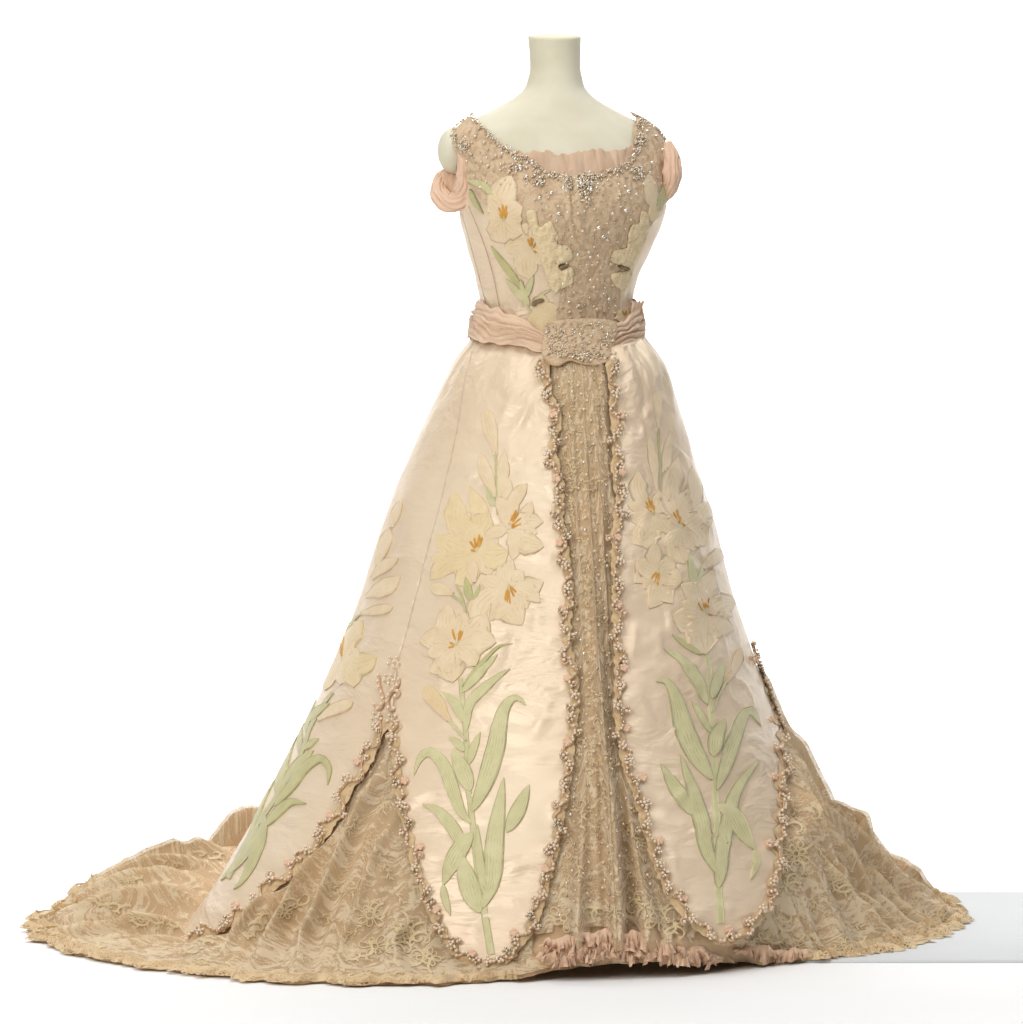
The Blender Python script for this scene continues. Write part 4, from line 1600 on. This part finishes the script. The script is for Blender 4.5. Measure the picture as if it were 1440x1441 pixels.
def mat_lapel():
    m = Mat('lapel_silk', rough=0.55, spec=0.3, sheen=0.25)
    v = m.uv(1, 1, 1)
    a = m.noise(m.uv(70, 320, 1), 1.0, 4, .6, 1.5)
    m.color(m.ramp(a, [(0.3, srgb(218, 192, 146)), (0.7, srgb(244, 226, 188))]))
    m.bump(a, .5, .002)
    return m.m


M_LAPEL = mat_lapel()
build_bodice()


def build_bodice_sprays():
    s = Spray(TO, 'lily spray up the left side of the bodice', .0088)
    s.leaf([(664, 254), (684, 262), (702, 280)], 11)
    s.leaf([(666, 266), (673, 284), (684, 300)], 7, M_SAGE)
    s.flower((712, 308), [(722, 250, 36), (692, 276, 26), (738, 292, 28), (738, 326, 26), (690, 322, 24), (714, 340, 30)])
    s.stamens((713, 310), [(706, 292), (711, 288), (716, 290), (717, 298), (707, 300)], 3.6)
    s.off = .0066
    s.flower((748, 348), [(742, 312, 22), (712, 348, 28), (726, 374, 26), (746, 392, 26), (764, 372, 22)])
    s.stamens((750, 350), [(744, 334), (748, 332), (755, 340), (756, 354)], 3.6)
    s.stem([(750, 442), (740, 425), (735, 395)], 5)
    s.leaf([(736, 404), (714, 374), (694, 345)], 10, M_SAGE)
    s.leaf([(738, 424), (728, 408), (714, 391)], 10)
    s.leaf([(740, 420), (746, 402), (752, 386)], 10)
    s.leaf([(746, 430), (738, 412), (734, 392)], 10)
    s.leaf([(752, 428), (762, 414), (776, 406)], 5)
    s.flower((764, 442), [(744, 450, 22), (762, 468, 28), (786, 432, 16), (782, 458, 22), (766, 414, 22)], M_YELLOW)
    v, f, uv = strip(TO, [(751, 430), (756, 424), (766, 421)], 6, 'even', .0105, .0015, na=8, nc=4)
    mk('velvet_curl', v, f, M_DARK, s.o, uvs=uv)
    s = Spray(TO, 'small lily spray at the right of the bodice', .0088)
    s.petal([(914, 296), (910, 272), (908, 246)], 22)
    s.petal([(918, 296), (926, 278), (934, 256)], 14, M_SAGE)
    s.petal([(914, 284), (914, 300), (912, 310)], 14, M_YELLOW)
    s.leaf([(880, 462), (886, 440), (890, 420)], 9, M_SAGE)
    s.flower((874, 448), [(866, 436, 10), (882, 432, 10), (872, 462, 12)], M_YELLOW)
    s.stamens((874, 448), [(870, 438), (875, 437)], 2.6)


build_bodice_sprays()


def build_sash():
    nu, nc = 420, 30
    us = np.linspace(0, 2 * math.pi, nu, endpoint=False)
    uL, uR = WA.hit(768, 480)[0], WA.hit(860, 478)[0]
    # top / bottom heights round the waist (degrees)
    dl, dr = math.degrees(uL), math.degrees(uR)
    A = [0, 60, 120, 175, 200, 225, dl, dr, 330, 350, 360]
    T = [1.052, 1.05, 1.05, 1.052, 1.044, 1.028, .999, 1.006, 1.036, 1.05, 1.052]
    B = [.998, .99, .985, .990, .984, .978, .966, .970, .982, .996, .998]
    seg = np.concatenate([us[us > uR], us[us < uL] + 2 * math.pi])
    n = len(seg)
    v, uv = [], []
    for i, u in enumerate(seg):
        d = math.degrees(u) % 360
        tz, bz = np.interp(d, A, T), np.interp(d, A, B)
        end = min(1.0, min(i, n - 1 - i) / 14.0)
        for c in range(nc):
            t = c / (nc - 1)
            z = tz + (bz - tz) * t + .004 * vnoise(u * 7, t * 3)
            wq = 0.9 * vnoise(u * 2.2, t * 1.4) + .25 * vnoise(u * 5, t * 3)
            pl = .0030 * math.cos(2 * math.pi * (t * 5.2 + wq)) + .0016 * math.cos(2 * math.pi * (t * 12.3 + 1.7 * wq))
            off = .0035 + .0035 * math.sin(math.pi * t) ** .5 * (.5 + .5 * end) + pl * (.25 + .75 * math.sin(math.pi * t))
            p, _ = WA.ev(np.array([u]), np.array([z]), off)
            v.append(p[0])
            uv.append((u * .16, t * .06))
    mk('sash', v, grid_faces(n, nc), M_SASH, GOWN, uvs=uv, label='pleated blush chiffon sash round the waist')
    # frayed upright end at the right
    v, uv = [], []
    for i in range(16):
        for c in range(10):
            t, s = i / 15, c / 9
            p = at(888 + 18 * s + 2 * vnoise(i * .8, c), 424 + 36 * t - (1 - t) * 3 * vnoise(c * 1.3, 4), -.035 + .03 * s - .008 * math.sin(7 * s))
            v.append(p)
            uv.append((s * .05, t * .05))
    mk('sash_end', v, grid_faces(16, 10), M_SASH, GOWN, uvs=uv)
    # beaded belt panel
    belt = [(768, 458), (790, 452), (830, 450), (862, 455), (864, 475), (860, 495), (862, 508), (840, 519), (820, 517), (800, 512), (782, 520), (768, 510),
            (763, 496), (766, 478)]
    uvp = WA.hits(smooth_line(belt, 3, closed=True))
    poly_uv_patch('beaded_belt', uvp, WA, .0080, M_YOKE, GOWN, cell=.003, R=.15, puff=.0016, pw=.012,
                  extra=lambda u, z: .0022 * fbm(u * 12, z * 150, 3) + 0.0065 * sstep(.985, .945, z), thick=.001)
    # rolled lower edge of the belt
    bag = Bag()
    q = smooth_line([(766, 508), (775, 518), (786, 520), (800, 513), (818, 518), (836, 520)], 3)
    uvh = WA.hits(q)
    p, nn = WA.ev(uvh[:, 0], uvh[:, 1], .009 + 0.0065 * sstep(.985, .945, uvh[:, 1]))
    tube(bag, p, .0018, 6, nrm=nn)
    bag.build('belt_edge', M_LACE_DENSE, GOWN)


build_sash()


def build_sleeves():
    def puff(name, path, rad, label, ridges=9, flat=.75):
        p = np.array([at(*q) for q in path])
        pts, _ = resample(smooth3(p), 60)
        n, seg = len(pts), 72
        tg = np.gradient(pts, axis=0)
        tg /= np.linalg.norm(tg, axis=1)[:, None]
        ref = np.array([.15, -.95, .25])
        v, uv = [], []
        for i in range(n):
            b = np.cross(tg[i], ref)
            b /= np.linalg.norm(b)
            c = np.cross(b, tg[i])
            t = i / (n - 1)
            r = np.interp(t, np.linspace(0, 1, len(rad)), rad)
            for j in range(seg):
                a = 2 * math.pi * j / seg
                k = 1 + .10 * math.cos(a * 11 + 3.5 * vnoise(a * 1.2, t * 5)) + .16 * vnoise(a * 2.1 + 4, t * 6) + .06 * vnoise(a * 7, t * 14)
                v.append(pts[i] + r * k * (math.cos(a) * b + flat * math.sin(a) * c))
                uv.append((j / seg * .12, t * .15))
        f = grid_faces(n, seg)
        f += [(i * seg + seg - 1, (i + 1) * seg + seg - 1, (i + 1) * seg, i * seg) for i in range(n - 1)]
        f += [tuple(range(seg)), tuple(range((n - 1) * seg, n * seg))]
        mk(name, v, f, M_PINK, GOWN, uvs=uv, label=label)

    def smooth3(p):
        s = np.linspace(0, 1, len(p))
        q = np.linspace(0, 1, 80)
        return np.stack([spl(s, p[:, k])(q) for k in range(3)], -1)
    puff('sleeve_puff', [(650, 209, -.045), (655, 226, -.062), (655, 250, -.062), (650, 272, -.055), (638, 284, -.045)], [.008, .0135, .0140, .016, .012], 'draped blush sleeve band in front of the left arm')
    puff('sleeve_loop', [(656, 262, -.055), (648, 280, -.055), (632, 284, -.045), (620, 274, -.025), (619, 255, .005), (630, 241, .03)], [.010, .0155, .0165, .0130, .0110, .008], 'blush sleeve loop hanging under the left arm stump')
    c = at(634, 262, .01)
    th, ph = np.meshgrid(np.linspace(0, 2 * math.pi, 40, endpoint=False), np.linspace(0, math.pi, 24), indexing='ij')
    rr = 1 + .12 * vnoise(th * 3, ph * 4) + .05 * np.cos(th * 9 + 2 * vnoise(ph * 3, th))
    vv = np.stack([c[0] + .020 * rr * np.cos(th) * np.sin(ph), c[1] + .02 * rr * np.sin(th) * np.sin(ph), c[2] + .028 * rr * np.cos(ph)], -1).reshape(-1, 3)
    mk('sleeve_lining', vv, grid_faces(40, 24, True), M_PINK, GOWN, uvs=np.stack([th * .02, ph * .03], -1).reshape(-1, 2))
    puff('sleeve_puff', [(940, 200, -.025), (945, 220, -.030), (946, 244, -.030), (942, 264, -.022), (932, 284, -.015)], [.007, .0125, .0150, .0140, .006], 'blush sleeve drape at the right shoulder')


build_sleeves()


# ------------------------------------------------------------------ beading of the bodice
def build_bodice_beads():
    rs = random.Random(9)
    bags = {k: Bag() for k in ('steel', 'pearl', 'paste')}

    def put(surf, x, y, off, r):
        try:
            u, z = surf.hit(x, y)
        except RuntimeError:
            return
        if surf is WA:
            off = off + 0.0065 * float(sstep(.985, .945, z))
        p, n = surf.ev(np.array([u]), np.array([z]), off)
        k = rs.random()
        if k < .50:
            ball(bags['steel'], p[0], r)
        elif k < .84:
            ball(bags['pearl'], p[0], r)
        else:
            gem(bags['paste'], p[0], r * 1.15, n[0])
    # dense line along neckline and straps
    for line, w, n in (([(664, 167), (690, 192), (712, 211), (722, 216)], 4, 70), ([(634, 178), (642, 192), (650, 205), (660, 212)], 4, 50),
                       ([(712, 212), (738, 226), (765, 245), (800, 255)], 7, 110), ([(893, 168), (896, 185), (896, 205), (890, 222)], 6, 70),
                       ([(890, 224), (868, 242), (840, 250), (806, 255)], 6, 100), ([(897, 165), (915, 172), (932, 184), (942, 200)], 4, 70),
                       ([(940, 200), (937, 214), (936, 226)], 4, 24), ([(648, 205), (662, 214), (668, 222)], 5, 24)):
        p, L = resample(smooth_line(line, 3), n)
        for q in p:
            put(TO, q[0] + rs.gauss(0, w * .5), q[1] + rs.gauss(0, w * .5), .0098, rs.uniform(.0012, .0021))
    # clusters
    for cx, cy, sx, sy, n in ((822, 262, 14, 10, 120), (798, 262, 7, 10, 50), (824, 282, 9, 10, 40), (894, 244, 9, 9, 60), (898, 200, 6, 8, 34),
                              (728, 238, 14, 8, 50), (758, 256, 12, 8, 44), (660, 205, 6, 6, 24), (905, 178, 10, 6, 30)):
        for k in range(n):
            put(TO, rs.gauss(cx, sx * .6), rs.gauss(cy, sy * .6), .0100, rs.uniform(.0011, .0021))
    # scattered over the yoke
    pts, tries = [], 0
    Q = np.array(YOKE, float)
    while len(pts) < 330 and tries < 6000:
        tries += 1
        x, y = rs.uniform(635, 945), rs.uniform(168, 458)
        i, d = inside_dist(np.array([[x, y]]), Q)
        if not i[0] or d[0] < 3 or (x < 752 and y > 265) or (x < 770 and y > 300) or (x > 893 and y > 260):
            continue
        if any((x - q[0]) ** 2 + (y - q[1]) ** 2 < 60 for q in pts):
            continue
        pts.append((x, y))
        put(TO, x, y, .0095, rs.uniform(.0012, .0022))
    # belt
    for k in range(280):
        put(WA, rs.uniform(768, 860), rs.uniform(456, 506), .0108, rs.uniform(.0010, .0017))
    for k in range(70):
        put(WA, rs.gauss(820, 14), rs.gauss(508, 3.2), .0112, rs.uniform(.0012, .0020))
    put(TO, 763, 263, .012, .0042)
    for x, y in ((728, 246), (742, 252), (792, 268), (812, 300), (818, 322), (858, 300), (876, 296), (846, 330), (826, 352), (840, 318), (786, 300),
                 (760, 280), (880, 272), (900, 262), (832, 402), (836, 436), (812, 430), (852, 420), (800, 440), (868, 276), (776, 274), (830, 270), (816, 262),
                 (700, 222), (690, 236), (672, 196), (684, 204), (906, 190), (918, 196), (926, 214), (912, 232)):
        u, z = TO.hit(x, y)
        p, n = TO.ev(np.array([u]), np.array([z]), .0105)
        if rs.random() < .5:
            gem(bags['paste'], p[0], .0032, n[0])
        else:
            ball(bags['pearl'], p[0], .0028)
    bags['steel'].build('steel_beading', M_STEEL, GOWN, kind='stuff')
    bags['pearl'].build('pearl_beading', M_PEARL, GOWN, kind='stuff')
    bags['paste'].build('paste_beading', M_PASTE, GOWN, kind='stuff')
    # the large pearl button at the top right of the skirt opening
    bag = Bag()
    u, z = SK.hit(857, 514)
    p, n = SK.ev(np.array([u]), np.array([z]), .02)
    ball(bag, p[0], .0055)
    bag.build('pearl_button', M_PEARL, GOWN)


build_bodice_beads()
